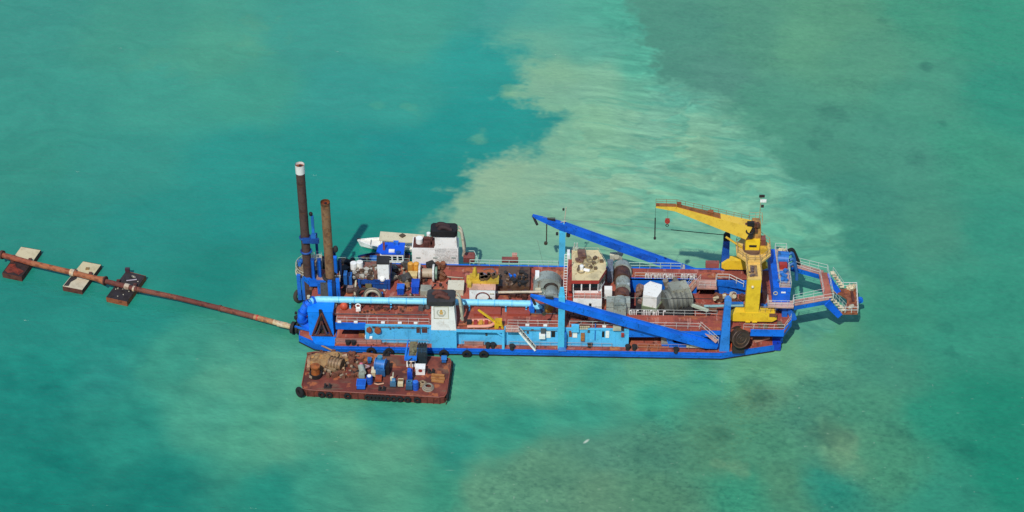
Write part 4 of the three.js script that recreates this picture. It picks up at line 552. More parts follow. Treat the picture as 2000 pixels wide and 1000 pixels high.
{ // boom posts, booms and the pale blue portal posts
  for (const s of [1, -1]) {
    const z = s * (HB - .9), xp = X(s > 0 ? 1414 : 1412, z, H0), yt = s > 0 ? zp(1414, 584, z).y : zp(1412, 459, z).y;
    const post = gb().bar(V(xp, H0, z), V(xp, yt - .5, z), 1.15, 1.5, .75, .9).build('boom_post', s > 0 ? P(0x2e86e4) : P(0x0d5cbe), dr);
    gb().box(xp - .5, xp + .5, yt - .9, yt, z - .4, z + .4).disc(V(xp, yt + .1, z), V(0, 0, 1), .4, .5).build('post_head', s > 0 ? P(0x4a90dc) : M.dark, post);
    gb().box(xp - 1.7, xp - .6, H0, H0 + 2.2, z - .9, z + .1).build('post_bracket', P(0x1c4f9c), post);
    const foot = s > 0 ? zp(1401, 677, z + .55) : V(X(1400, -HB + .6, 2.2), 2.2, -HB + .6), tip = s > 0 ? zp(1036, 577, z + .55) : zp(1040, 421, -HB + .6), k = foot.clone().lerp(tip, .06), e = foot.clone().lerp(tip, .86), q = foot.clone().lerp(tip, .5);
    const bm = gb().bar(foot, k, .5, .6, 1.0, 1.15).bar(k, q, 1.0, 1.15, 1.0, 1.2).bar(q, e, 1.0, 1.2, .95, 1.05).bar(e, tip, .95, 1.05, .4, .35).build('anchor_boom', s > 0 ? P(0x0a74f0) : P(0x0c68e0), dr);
    const up = V(-(tip.y - foot.y), tip.x - foot.x, 0).normalize().multiplyScalar(tip.x < foot.x ? -1 : 1);
    const o = (t, u, dz) => foot.clone().lerp(tip, t).addScaledVector(up, u).add(V(0, 0, dz));
    gb().tube(o(.08, .72, -.3), o(.84, .70, -.3), .07).build('boom_pipe', M.steelblue, bm);
    gb().tube(tip, tip.clone().add(V(.3, -.5, .2)), .16).tube(tip.clone().add(V(.3, -.5, .2)), tip.clone().add(V(.75, -1.5, .3)), .2).build('boom_hook', M.dark, bm);
    const w = gb().tube(o(.92, -.3, .2), o(.92, -.3, .2).add(V(0, s > 0 ? -2 : -3.4, 0)), .09).disc(o(.92, -.3, .2).add(V(-.1, s > 0 ? -2.2 : -3.8, 0)), V(0, 0, 1), .28, .3); w.build('boom_block', P(0x4a4436), bm);
    gb().box(o(.9, 0, 0).x - .6, o(.9, 0, 0).x + .6, o(.9, .55, 0).y - .1, o(.9, .55, 0).y + .2, foot.z - .25, foot.z + .25).build('boom_sheave', M.dark, bm);
    const top = V(xp - .2, yt, z), tp = o(.95, .3, 0); gb().tube(top, top.clone().lerp(tp, .3), .06).each('topping_wire', M.dark, bm); gb().tube(top.clone().lerp(tp, .3), tp, .03).each('topping_wire', P(0x7a8a80), bm);
    if (s < 0) { gb().box(foot.x - 5.6, foot.x - 5.1, foot.y + 2.2, foot.y + 2.9, foot.z - .5, foot.z + .6).build('boom_rest', M.beige, bm); gb().tube(o(.92, -3.9, .2), V(X(1062, -7.4, H1), H1, -7.4), .02).build('guy_wire', P(0x7a8a80), bm); }
  }
  for (const s of [1, -1]) {
    const z = s * 7.95, x = X(s > 0 ? 1096 : 1098, z, s > 0 ? 4 : 9), yt = s > 0 ? zp(1097, 562, z).y : zp(1098, 436, z).y;
    const p = gb().box(x - .48, x + .48, H0, yt - 1.4, z - .45, z + .45).bar(V(x, yt - 1.4, z), V(x, yt, z), .7, .9, .4, .55).build('portal_post', P(0x4fbce6, { map: lightWear }), dr);
    gb().box(x + .45, x + .8, H0, 4.3, z - .3, z + .4).bar(V(x + .2, H0, z), V(x + .2, H0 + .5, z), 1.6, 1.3, 1.0, .9).build('post_base', M.steelblue, p);
    if (s < 0) { gb().tube(V(x + .2, yt - .6, z), V(x + .5, yt + 3, z), .07).tube(V(x - .3, yt + .2, z), V(x + .6, yt + .4, z), .05).build('aerial', M.beige, p); gb().disc(V(x + .9, yt - 2.2, z), V(0, 1, 0), .3, .5).disc(V(x - .8, yt - 2, z), V(0, 1, 0), .2, .4).disc(V(x + .1, yt + 2.6, z), V(0, 1, 0), .16, .3).build('lamp', M.dark, p, STUFF); }
    else gb().pb(1083, 1115, 640, 4.0, .35, .6).build('post_bracket', P(0xb8c8b0), p);
  }
}
{ // bow portal, its walkways and the platform over the cutter
  const hW = 7.9, zf = gp(1525, 590, hW).z, x0 = X(1508, zf, hW), x1 = X(1542, zf, hW), zb = -5.2, yT = zp(1525, 562, zf).y;
  const pt = gb().box(x0, x1, hW, yT, zb, zf).build('bow_portal', P(0x0c68e6), dr);
  gb().box(x0 + .9, x1 - .05, yT, yT + .04, zb, zf - .05).build('portal_deck', P(0xb89c90), pt);
  gb().box(x1 - .9, x1 - .1, H1 - 1, hW, zf - 1.2, zf - .2).box(x1 - .9, x1 - .1, H1 - 1, hW, zb + .2, zb + 1.2).bar(V(x1 - .5, hW, zf - .6), V(x1 + .9, H1, zf + .4), .5, .8).each('portal_leg', P(0x1a6cd0), pt);
  gb().rail([V(x0 + 1, yT, zf), V(x0 + .9, yT, zb), V(x1, yT, zb), V(x1, yT, zf), V(x0 + 1, yT, zf)], { r: .028 }).build('railing', M.rail, pt);
  { const p = zp(1530, 571, zf); gb().box(p.x - .33, p.x + .33, p.y - .12, p.y + .12, zf, zf + .06).build('name_plate', M.white, pt); const q = zp(1512, 572, zf); gb().torus(V(q.x + .2, q.y, zf + .1), V(0, 0, 1), .28, .07).build('life_ring', M.beige, pt); }
  let g = gb(); for (const r of [508, 513]) g.disc(gp(1529, r, yT).add(V(0, .75, 0)), V(1, 0, .1), .75, 1.6, 20); g.build('hoist_sheave', M.steelblue, pt, STUFF); gb().pb(1522, 1537, 527, yT, .9, .8).build('sheave_bed', M.red, pt);
  g = gb(); bits(g, 9, 1520, 1538, 530, 556, yT, .3, .8); g.build('portal_gear', M.steelblue, pt, STUFF); g = gb(); bits(g, 5, 1518, 1536, 486, 500, yT, .3, .6); g.build('portal_fittings', M.cream, pt, STUFF);
  const fw = gb().box(X(1499, zf, hW), X(1549, zf, hW), hW - .28, hW - .02, zf - .4, zf + 1.1).build('front_walkway', P(0xd8b0a0), pt); gb().rail([V(X(1499, zf, hW), hW, zf - .4), V(X(1499, zf, hW), hW, zf + 1.05), V(X(1549, zf, hW), hW, zf + 1.05), V(X(1549, zf, hW), hW, zf - .4)], { step: .9 }).build('walkway_rail', M.rail, fw);
  // U shaped gallery
  const w = (px, r) => gp(px, r, hW), A0 = w(1546, 516), A1 = w(1607, 533), B1 = w(1617, 580), B0 = w(1550, 592);
  g = gb().bar(A0.clone().add(V(0, -.55, 0)), A1.clone().add(V(0, -.55, 0)), .8, .9).bar(A1.clone().add(V(0, -.55, 0)), B1.clone().add(V(0, -.55, 0)), .9, .7).bar(B1.clone().add(V(0, -.5, 0)), B0.clone().add(V(0, -.5, 0)), 1.0, .9); const ga = g.each('bow_gallery', M.blue, dr);
  gb().bar(A0, A1, 1.0, .12).build('gallery_floor', M.pink, ga); gb().bar(A1.clone().add(V(0, .02, 0)), B1.clone().add(V(0, .02, 0)), 1.3, .12).build('gallery_floor', P(0xb86a54), ga); gb().bar(B1, B0, 1.2, .12).build('gallery_floor', M.pink, ga);
  const e = V(0, 0, .55); g = gb().rail([A0.clone().sub(e), A1.clone().sub(e).add(V(.7, 0, 0)), B1.clone().add(V(.75, 0, .5))], { r: .028 }).rail([A0.clone().add(e), A1.clone().add(e).add(V(-.55, 0, 0)), B1.clone().sub(e).add(V(-.6, 0, 0)), B0.clone().sub(e)], { r: .028 }).rail([B1.clone().add(V(.7, 0, .5)), B0.clone().add(e)], { r: .028 }); g.build('gallery_rail', M.rail, ga);
  { const p = w(1549, 520); const hs = gb(); for (const k of [0, 1.5, 2.6]) hs.path([V(x1, yT - .6, p.z + k + .3), V(x1 + .9, yT - .2, p.z + k), V(x1 + 1.5, hW + .8, p.z + k), V(x1 + 1.6, hW - .4, p.z + k + .3)], .24, 10); hs.build('hoist_hose', P(0x2a6cb0), ga, STUFF); gb().path([V(x1, yT - .2, p.z - .3), V(x1 + 1, yT, p.z - .6), V(x1 + 2.1, hW + .3, p.z - .5), V(x1 + 2.2, hW - .5, p.z)], .28, 10).build('rubber_hose', M.rubber, ga); }
  // raking legs down to the outer platform
  const hp = 4.3, N0 = gp(1611, 586, hW - .6), N1 = gp(1637, 613, hp - .4), F0 = gp(1616, 540, hW - .4), F1 = gp(1636, 568, hp);
  gb().bar(N0, N1, 1.5, 1.1, 1.3, .9).bar(F0, F1, .9, .8).each('raking_leg', P(0x0c6cf2), ga);
  g = gb(); for (const [a, b] of [[N0, N1], [F0, F1]]) for (let i = 0; i < 6; i++) { const p = a.clone().lerp(b, i / 5.5).add(V(.75, .55, -.2)); g.box(p.x - .3, p.x + .3, p.y - .06, p.y + .06, p.z - .35, p.z + .35); } g.build('leg_step', M.cream, ga, STUFF); gb().rail([N0.clone().add(V(1.1, .6, -.3)), N1.clone().add(V(1.1, .6, -.3))], { step: 1 }).rail([F0.clone().add(V(.8, .4, -.4)), F1.clone().add(V(.8, .4, -.4))], { step: 1 }).build('leg_rail', M.rail, ga);
  const C = [[1625, 568], [1632, 563], [1672, 563], [1675, 611], [1638, 611], [1633, 603], [1650, 598], [1655, 590], [1653, 581], [1640, 573]].map(([a, b]) => { const p = gp(a, b, hp); return [p.x, p.z]; });
  const pf = gb().prism(C, hp - .35, hp).build('outer_platform', P(0xa8694a, { map: rustMap }), dr);
  gb().rail([1, 2, 3, 4].map(i => V(C[i][0], hp, C[i][1])), { r: .05, step: 1 }).build('railing', M.rail, pf); g = gb(); bits(g, 6, 1655, 1668, 562, 568, hp, .4, .8); g.build('platform_bollards', M.cream, pf, STUFF); g = gb(); bits(g, 7, 1640, 1665, 600, 609, hp, .3, .6); g.build('platform_gear', M.beige, pf, STUFF);
  gb().pb(1664, 1669, 590, hp, .3, 2.4).build('cable_tray', M.drust, pf); gb().disc(gp(1680, 586, 3.4), V(0, 0, 1), .45, .5).bar(gp(1674, 590, 3.8), gp(1681, 588, 3.4), .3, .3).build('tip_sheave', M.blue, pf);
  // forecastle deck gear and the step down at the boom post
  const s0 = V(X(1368, ZU, H1), H1, ZU - 1.2), s1 = V(X(1402, ZU, H0 + 1.6), H0 + 1.9, ZU + .3); g = gb().bar(s0, s1, 1.5, .14); const rp = g.build('side_ramp', P(0xd8aa98), dr); gb().rail([s0.clone().add(V(0, 0, .7)), s1.clone().add(V(0, 0, .7))], { step: .8 }).build('ramp_rail', M.rail, rp);
  gb().bar(gp(1404, 640, 3), gp(1460, 644, 4.6), 1.2, .12).build('bow_ramp', P(0xc8a090), dr);
  gb().rail([V(X(1452, 7.3, H1), H1, 7.3), V(xBow - 1.3, H1, 7.3), V(xBow - .1, H1, 5), V(xBow - .1, H1, -5)], {}).build('bow_rail', M.rail, dr);
  g = gb(); bits(g, 12, 1490, 1535, 598, 606, H1, .4, .9); g.build('forecastle_gear', M.steelblue, dr, STUFF); g = gb(); bits(g, 8, 1455, 1530, 632, 640, H1, .4, .8); g.build('mooring_gear', P(0x8a7a68, { map: rustMap }), dr, STUFF);
}
{ // rails, bollards and fittings along the sides
  const rl = (z, a, b, h = H1) => [V(X(a, z, h), h, z), V(X(b, z, h), h, z)];
  gb().rail(rl(7.35, 658, 838), {}).rail(rl(7.35, 992, 1090), {}).rail(rl(7.35, 1112, 1226), {}).rail(rl(7.35, 1230, 1366), {}).build('upper_rail', M.rail, dr);
  gb().rail(rl(-7.3, 655, 800), {}).rail(rl(-7.3, 918, 1090), { r: .05 }).rail(rl(-7.3, 1108, 1330), { r: .05 }).rail([V(X(905, -7.3, H1), H1, -9.6), V(X(925, -7.3, H1), H1, -9.6), V(X(934, -7.3, H1), H1, -7.3)], { r: .05 }).build('upper_rail', P(0xb4d4c8, { map: lightWear }), dr);
  gb().rail(rl(HB - .5, 655, 836, H0), { r: .028 }).rail(rl(HB - .5, 902, 946, H0), { r: .028 }).rail(rl(HB - .5, 994, 1195, H0), { r: .028 }).rail(rl(HB - .5, 1245, 1385, H0), { r: .028 }).build('hull_rail', P(0xb8968a), dr);
  gb().box(X(655, HB - .6, H0), X(745, HB - .6, H0), H0, H0 + .85, HB - .68, HB - .62).box(X(907, HB - .6, H0), X(944, HB - .6, H0), H0, H0 + .85, HB - .68, HB - .62).build('rail_dodger', P(0xb88478), dr, STUFF);
  for (const px of [663, 695, 748, 781, 812, 1030, 1065, 1135, 1180, 1205]) gb().box(X(px, 7.4, H1) - .28, X(px, 7.4, H1) + .28, H1 + .1, H1 + .34, 7.25, 7.5).build('lamp_box', M.white, dr);
  for (const [px, r] of [[680, 673], [691, 673], [953, 679], [963, 679], [1226, 683], [1239, 683], [1000, 682], [1152, 678], [1320, 688]]) { const p = gp(px, r, H0); gb().disc(p.clone().add(V(0, .35, 0)), V(0, 1, 0), .33, .8, 12).disc(p.clone().add(V(0, .72, 0)), V(0, 1, 0), .42, .16, 12).build('bollard', M.dark, dr); }
  { const p = gp(721, 657, H0 + .9); gb().disc(p, V(1, 0, .1), .5, 1.1, 16).build('white_drum', M.white, dr); gb().box(p.x - .8, p.x + .8, H0, H0 + .5, p.z - .4, p.z + .4).build('drum_cradle', M.dark, dr); gb().pb(701, 712, 659, H0, .5, 1.6).build('deck_locker', M.wood, dr); }
  gb().pb(704, 716, 648, H0, 1.4, .8).build('valve_chest', M.navy, dr);
  // stair from the upper deck to the side deck
  const t = zp(1012, 631, 8.2), b = gp(1046, 672, H0); b.z = 8.6; let g = gb(); for (const k of [0, .9]) g.bar(V(t.x, H1, 7.6 + k), V(b.x, H0, 7.8 + k), .1, .28); const sr = g.build('side_stair', M.white, dr); g = gb(); for (let i = 0; i < 12; i++) { const f = (i + .5) / 12; g.box(lerp(t.x, b.x, f) - .14, lerp(t.x, b.x, f) + .14, lerp(H1, H0, f) - .03, lerp(H1, H0, f) + .03, 7.7, 8.5); } g.build('stair_tread', M.dark, sr, STUFF);
  gb().rail([V(t.x, H1, 8.6), V(b.x, H0, 8.8)], { step: 1 }).build('stair_rail', M.rail, sr); gb().box(X(988, 8, H1), t.x + .2, H1 - .12, H1 + .03, ZU, 8.7).build('stair_landing', M.pink, sr); gb().rail([V(X(988, 8, H1), H1, 8.65), V(t.x, H1, 8.65)], { step: .8 }).build('landing_rail', M.rail, sr);
  { const c = gp(1022, 664, H0); gb().disc(c.clone().add(V(0, .45, 0)), V(0, 1, 0), .38, .9, 14).build('fire_drum', M.orange, dr); gb().bar(gp(998, 672, H0), gp(1008, 660, H0 + .8), .7, .1).build('gangway_plank', M.beige, dr); }
  gb().pb(1196, 1210, 671, H0, 1.5, 1.0).build('side_locker', M.white, dr); gb().pb(1148, 1158, 668, H0, 1.2, .8).build('side_locker', P(0x9ad0e0), dr); { const p = gp(1153, 674, H0); gb().disc(p.clone().add(V(0, .6, 0)), V(0, 1, 0), .3, 1.2, 12).ball(p.clone().add(V(0, 1.3, 0)), .36).build('vent_cowl', M.white, dr); }
  { const p0 = gp(1191, 684, H0), p1 = gp(1210, 671, H0); gb().box(p0.x, p1.x, H0 + .03, H0 + .07, p1.z, p0.z).build('rusty_plate', P(0xd88a4c, { map: rustMap }), dr); }
  gb().pb(1291, 1314, 674, H0, 1.5, 1.3).build('deck_locker', P(0x9a988a), dr); gb().pb(1292, 1312, 677, H0, .3, .25).build('locker_plinth', M.blue, dr); gb().prismX([[gp(1360, 683, H0).z, H0 + .3], [gp(1360, 683, H0).z, H0 + .9], [gp(1360, 683, H0).z - 1, H0 + 1.1], [gp(1360, 683, H0).z - 1, H0 + .3]], X(1342, 10, 2), X(1377, 10, 2)).build('raft_cradle', P(0xd8dcc0), dr);
  { const p = gp(1392, 668, H0); gb().disc(p.clone().add(V(0, .7, 0)), V(0, 0, 1), .55, .8).build('boom_winch', M.steelblue, dr); gb().pb(1387, 1402, 672, H0, .8, 1).build('winch_bed', M.dgrey, dr); }
  // great rusty rope reel by the bow
  { const c = zp(1444, 657, 8.0), ax = V(.35, .3, .9).normalize(); const rl2 = gb().disc(c, ax, 1.15, 1.3, 26).build('rope_reel', P(0x4a3c32, { map: rustMap }), dr); for (const k of [-.85, .85]) gb().disc(c.clone().addScaledVector(ax, k), ax, 1.36, .12, 30).build('reel_flange', P(0x46382f, { map: rustMap }), rl2); for (let i = 0; i < 5; i++) gb().torus(c.clone().addScaledVector(ax, .9).add(V(rr(-.12, .12), rr(-.12, .12), 0)), ax.clone().add(V(rr(-.1, .1), rr(-.1, .1), 0)), .3 + i * .26 + rr(-.05, .05), rr(.07, .14), 28, 6).build('rope_turn', P([0x584636, 0x443830, 0x6a543c, 0x4a3a34, 0x5e4a3a][i], { map: rustMap }), rl2); gb().box(c.x - .9, c.x + .9, H0, c.y - 1.2, c.z - .9, c.z + .5).build('reel_cradle', M.dark, rl2); }
  gb().bar(gp(1470, 662, H0 + .3), gp(1499, 655, H0 + .3), 1.6, .3).build('bow_plank', P(0xd09880), dr); gb().pb(1426, 1436, 678, H0, .5, 1).build('chain_box', M.orange, dr); gb().box(xEnd - .2, xEnd + 1.0, .3, H0 + .2, 5.2, 6.4).build('bow_step', P(0x1040c8), dr);
  // stores on the side deck above the light blue house
  { const p = gp(672, 603, H1).add(V(0, .5, 0)); gb().ball(p, .62).build('orange_buoy', M.orange, dr); const q = gp(700, 607, H1); gb().box(q.x - .35, q.x + .35, H1, H1 + .6, q.z - .2, q.z + .2).torus(q.clone().add(V(0, .95, 0)), V(0, 0, 1), .34, .1).build('ring_stand', M.white, dr); }
  g = gb(); bits(g, 14, 725, 775, 600, 606, H1, .25, .6); g.build('chain_heap', M.drust, dr, STUFF); g = gb(); bits(g, 8, 820, 838, 596, 606, H1, .5, 1.0); g.build('funnel_fan', M.dgrey, dr, STUFF); g = gb(); bits(g, 7, 634, 655, 594, 608, H1, .35, .8); g.build('stern_winch', M.grey, dr, STUFF);
  { const c = gp(1073, 610, H1).add(V(0, .9, 0)); gb().disc(c, V(.8, 0, .6), .9, .5, 20).build('amber_wheel', P(0xb08034, { map: rustMap }), dr); gb().pb(1047, 1067, 614, H1, .9, 1.4).build('pump_box', P(0x1c4a72), dr); g = gb(); bits(g, 9, 1048, 1082, 600, 612, H1, .3, .8); g.build('pump_parts', M.drust, dr, STUFF); }
  g = gb(); bits(g, 14, 1106, 1180, 614, 624, H1, .4, .9); g.build('shaft_gear', M.drust, dr, STUFF);
  for (const [a, b, r] of [[925, 978, 618], [990, 1035, 618]]) { const q = PB(a, b, r, H1, .5, 2.2); gb().box(...q).build('hatch_coaming', P(0xa04a3c, { map: lightWear }), dr); }
  gb().pb(1000, 1010, 508, H1, 1, .6).build('far_locker', M.pink, dr); { const q = PB(980, 1012, 513.5, H1, .6, .8); gb().box(...q).each('far_hatch', P(0x8e4c42), dr); } gb().pb(905, 927, 513, H1, .9, 1.5).each('far_hatch', P(0x8e4c42), dr); gb().pb(1378, 1404, 524, H1, .9, .8).each('far_hatch', P(0xa0584c), dr);
}
// ---------------------------------------------------------------- things that stand on, pass through or lie beside the dredger
{ // two spud piles
  const mk = (px0, r0, zz, pxb, R, y, name, label, mat, band) => {
    const top = zp(px0, r0, zz), x = top.x, o = thing(name, label, 'spud pile', V(x, 0, zz));
    const s = gb().tube(V(x, -2, zz), V(x, top.y - .5, zz), R, R, 28).build('pile', mat, o);
    gb().add(new THREE.CylinderGeometry(R + .03, R + .03, band ? 1.5 : .5, 28, 1, true).translate(x, top.y - .75 + (band ? 0 : .5), zz)).build(band ? 'white_band' : 'top_rim', band ? P(0xe8e6e2, { map: lightWear, side: THREE.DoubleSide }) : P(0x7a5a40, { map: rustMap, side: THREE.DoubleSide }), o);
    const lid = gb().disc(V(x, top.y - .45, zz), V(0, 1, 0), R - .02, .16, 28).build('pile_lid', P(0xa0542e, { map: rustMap }), o); gb().disc(V(x + .05, top.y - .33, zz - .1), V(0, 1, 0), R * .32, .14, 14).build('lifting_hole', M.black, lid);
    const g = gb(); for (let yy = 8; yy < top.y - 2; yy += 3.1) g.add(new THREE.CylinderGeometry(R + .025, R + .025, .12, 24, 1, true).translate(x, yy, zz)); g.build('weld_band', mat, o, STUFF);
    return o;
  };
  mk(585.3, 321, gp(606, 588, H0).z, 606, .66, 0, 'spud_pile', 'tall dark brown spud pile with a white band round its top', M.spud, true);
  mk(635, 394, 0.2, 648, .68, 0, 'spud_pile', 'shorter tan rusty spud pile without a white band', M.spud2, false);
}
{ // yellow travelling gantry crane over the bow
  const yb = 5.5, zf = gp(1470, 628, yb).z, zb = gp(1440, 517, yb).z, x0 = X(1425, zf, yb), x1 = X(1517, zf, yb), c0 = X(1453, zf, yb), c1 = X(1480, zf, yb), xm = (c0 + c1) / 2;
  const o = thing('gantry_crane', 'yellow travelling gantry crane with a long jib standing across the bow deck', 'crane', V(xm, H1, 0));
  const foot = (z, a, b, nm) => { const f = gb().prismZ([[a + .5, yb], [b - .7, yb], [b, yb + .5], [b - .4, yb + .9], [b - .4, yb + 1.65], [a + .9, yb + 1.65], [a, yb + .9], [a, yb + .3]], z - 1.25, z).build('foot_beam', M.yellow, o);
    for (const px of [a + .9, xm - .3, xm + .5, b - 1.2]) gb().disc(V(px, H1 + .32, z - .6), V(0, 0, 1), .32, .4, 16).build('wheel', M.dark, f); return f; };
  const f1 = foot(zf, x0, x1), f2 = foot(zb + 1.25, X(1408, zb, yb), x1 - .4);
  gb().box(xm - .8, xm - .1, H1 + .45, yb + .05, zf - .2, zf + .08).box(xm + .2, xm + .9, H1 + .45, yb + .05, zf - .2, zf + .08).build('wheel_bogie', M.yellow, f1); gb().box(x1 - 1.2, x1 - .2, yb + 1.0, yb + 1.6, zf - .5, zf + .1).build('drive_motor', P(0x8a5a44), f1); gb().rail([V(c1 + .2, yb + 1.65, zf - .15), V(x1 - .3, yb + 1.65, zf - .15)], { step: .8 }).build('beam_rail', M.grate, f1);
  const yt = zp(1468, 545, zf - .3).y, zl = zf - 1.2, zr = zb + .2;
  for (const [z, n] of [[zf - .05, 0], [zb + 1.2, 1]]) { const L = gb().box(c0, c1, yb + 1.65, yt, z - 1.15, z).build('leg', M.yellow, o); if (!n) gb().ball(zp(1470, 560, z).add(V(0, 0, .05)), .22).build('lamp', M.cream, L); }
  const tb = gb().box(c0 - .02, c1 + .02, yt, yt + .25, zb + .04, zf - .045).box(c0 + .2, c1 - .2, yt - 1.3, yt, zb + 1.2, zf - 1.2).build('cross_beam', P(0xe6c06a, { map: lightWear }), o);
  gb().box(c0 + .5, c1 - .5, yt + .25, yt + .29, zf - 3.3, zf - .6).build('access_grating', P(0xa89070, { map: rustMap }), tb); { const g = gb(); bits(g, 6, 1461, 1474, 524, 540, yt + .29, .25, .5, .2); g.build('grating_boxes', P(0x6a5a5a), tb, STUFF); }
  gb().rail([V(c1, yt + .25, zf - .2), V(c1, yt + .25, zf - 5)], { step: .9 }).rail([V(c0, yt + .25, zf - .2), V(c0, yt + .25, zf - 5)], { step: .9 }).build('beam_rail', M.grate, tb);
  // slewing platform
  const pc = gp(1471, 488, yt + .4), Rp = 2.75, oct = (R) => { const a = []; for (let i = 0; i < 8; i++) { const t = Math.PI / 8 + i * Math.PI / 4; a.push([pc.x + Math.cos(t) * R, pc.z + Math.sin(t) * R * 1.25]); } return a; };
  const pl = gb().prism(oct(Rp), yt + .25, yt + .6).build('slewing_platform', P(0xe4bc68, { map: lightWear }), o);
  gb().rail([...oct(Rp - .1), oct(Rp - .1)[0]].map(([x, z]) => V(x, yt + .6, z)), { step: 1, r: .04 }).build('platform_rail', M.grate, pl); gb().disc(V(pc.x, yt + .75, pc.z), V(0, 1, 0), 1.6, .5, 24).build('slewing_ring', P(0x6a5048), pl);
  const cz = pc.z + .9, cb = [X(1455.5, cz, yt + 1), X(1483, cz, yt + 1), yt + .6, zp(1468, 470, cz).y, cz - 1.5, cz];
  const cab = gb().box(...cb).build('operator_cab', P(0xf4cc24, { map: lightWear }), o); { const a = zp(1463, 482.5, cz), b = zp(1478, 478.8, cz); gb().box(a.x, b.x, a.y, b.y, cz, cz + .05).build('cab_window', M.black, cab); } gb().box(cb[1] - .02, cb[1] + .9, yt + .6, yt + 2.6, cz - 1.6, cz - .5).build('switch_cabinet', P(0x8c4e44), cab); gb().box(cb[1] + .1, cb[1] + 1.2, yt + .6, yt + 1.5, cz - .5, cz + .4).build('hydraulic_tank', P(0xe0b43a), cab);
  const ty = zp(1468, 436, pc.z).y, tw = gb().bar(V(pc.x + .1, yt + .6, pc.z - .6), V(pc.x + .2, ty, pc.z - .6), 2.3, 2.1, 1.5, 1.2).build('crane_tower', P(0xc89c58, { map: rustMap }), o);
  { const g = gb(); for (let i = 0; i < 13; i++) { const p = zp(rr(1456, 1482), rr(432, 466), pc.z + .5); g.rbox(p, rr(.3, .9), rr(.3, .9), .5, rr(0, 1)); } g.build('tower_machinery', P(0x7a5240, { map: rustMap }), tw, STUFF); const p = zp(1465, 450, pc.z + .9); const g2 = gb(); g2.torus(p, V(0, .2, 1), .55, .17, 18, 8).disc(p.clone().add(V(.1, -.9, 0)), V(0, .2, 1), .4, .3).box(p.x - .5, p.x + .5, p.y + .9, p.y + 1.5, p.z - .3, p.z + .2); g2.build('hoist_winch', M.black, tw, STUFF); }
  gb().rail([V(pc.x - .9, ty, pc.z - 1.2), V(pc.x + 1, ty, pc.z - 1.2), V(pc.x + 1, ty, pc.z)], { step: .8 }).build('tower_rail', M.grate, tw);
  // jib
  const zj = pc.z + .1, j0 = zp(1462, 449, zj), j1 = zp(1320, 405.5, zj), j2 = zp(1281, 402, zj), jib = gb().bar(j0, j1, 1.9, 2.35, .95, .75).bar(j1, j2, .95, .75, .6, .35).build('jib', P(0xf0c444, { map: lightWear }), o);
  const d = j1.clone().sub(j0).normalize(), up = V(-d.y, d.x, 0).multiplyScalar(-1); const on = (t, u, dz) => j0.clone().lerp(j1, t).addScaledVector(up, lerp(1.18, .38, t) + u).add(V(0, 0, dz));
  gb().bar(on(.42, .03, 0), on(1, .03, 0), 1.3, .08, .75, .08).bar(j1.clone().add(V(0, .42, 0)), j2.clone().add(V(0, .22, 0)), .75, .06).build('jib_walkway', P(0xb0723a, { map: rustMap }), jib);
  gb().rail([on(.03, .02, -.75), on(.55, .02, -.55), on(1, .02, -.36), j2.clone().add(V(0, .2, -.3))], { h: .8, step: 1.3, r: .03 }).rail([on(.45, .02, .55), on(1, .02, .36)], { h: .6, step: 1.3, r: .025 }).build('jib_rail', P(0x9a7040), jib);
  { const g = gb(); g.box(on(.55, 0, 0).x - .4, on(.55, 0, 0).x + .4, on(.55, 0, 0).y, on(.55, 0, 0).y + .5, zj - .3, zj + .3).box(on(.97, 0, 0).x - .3, on(.97, 0, 0).x + .3, on(.97, 0, 0).y, on(.97, 0, 0).y + .6, zj - .3, zj + .3); g.build('jib_sheave', P(0xa05a30), jib, STUFF); }
  gb().tube(zp(1418, 463, zj - .3), zp(1466, 494, zj - .3), .17).build('luffing_ram', P(0xe8c040), o);
  gb().tube(j2, j2.clone().add(V(0, -2.2, 0)), .025, .025, 6).tube(j2.clone().add(V(0, -2.2, 0)), zp(1279, 463, zj), .09, .09, 8).ball(zp(1279, 465, zj), .2, 1.4).build('whip_hook', M.dark, o);
  { const p = zp(1303.5, 432, zj); gb().tube(p, V(p.x, j1.y, zj), .02, .02, 5).build('hoist_wire', P(0x8a7a60), o); const bk = gb().disc(p, V(0, 0, 1), .38, .3, 16).box(p.x - .3, p.x + .3, p.y - .1, p.y + .45, zj - .14, zj + .14).build('hook_block', M.red, o); gb().tube(p, p.clone().add(V(0, -.6, 0)), .12, .05).torus(p.clone().add(V(0, -.75, 0)), V(0, 0, 1), .2, .06, 12, 6).build('hook', M.black, bk); }
  { const a = zp(1482, 440, pc.z - .5), b = zp(1487, 382, pc.z - .5); gb().tube(a, b, .06, .04, 8).build('signal_mast', P(0xb8a880), o); gb().tube(a, b.clone().add(V(-.3, -4.2, 0)), .03, .03).build('mast_stay', P(0xb8a880), o); const g = gb(); g.box(b.x - .3, b.x + .5, b.y - .3, b.y + .1, b.z - .1, b.z + .1).box(b.x + .1, b.x + .5, b.y - 2.1, b.y - 1.7, b.z - .1, b.z + .1); g.build('mast_lamp', P(0x3c2c2a), o, STUFF); gb().box(b.x - .1, b.x + .8, b.y - 1.2, b.y - .7, b.z - .05, b.z + .05).build('wind_vane', M.white, o); }
}
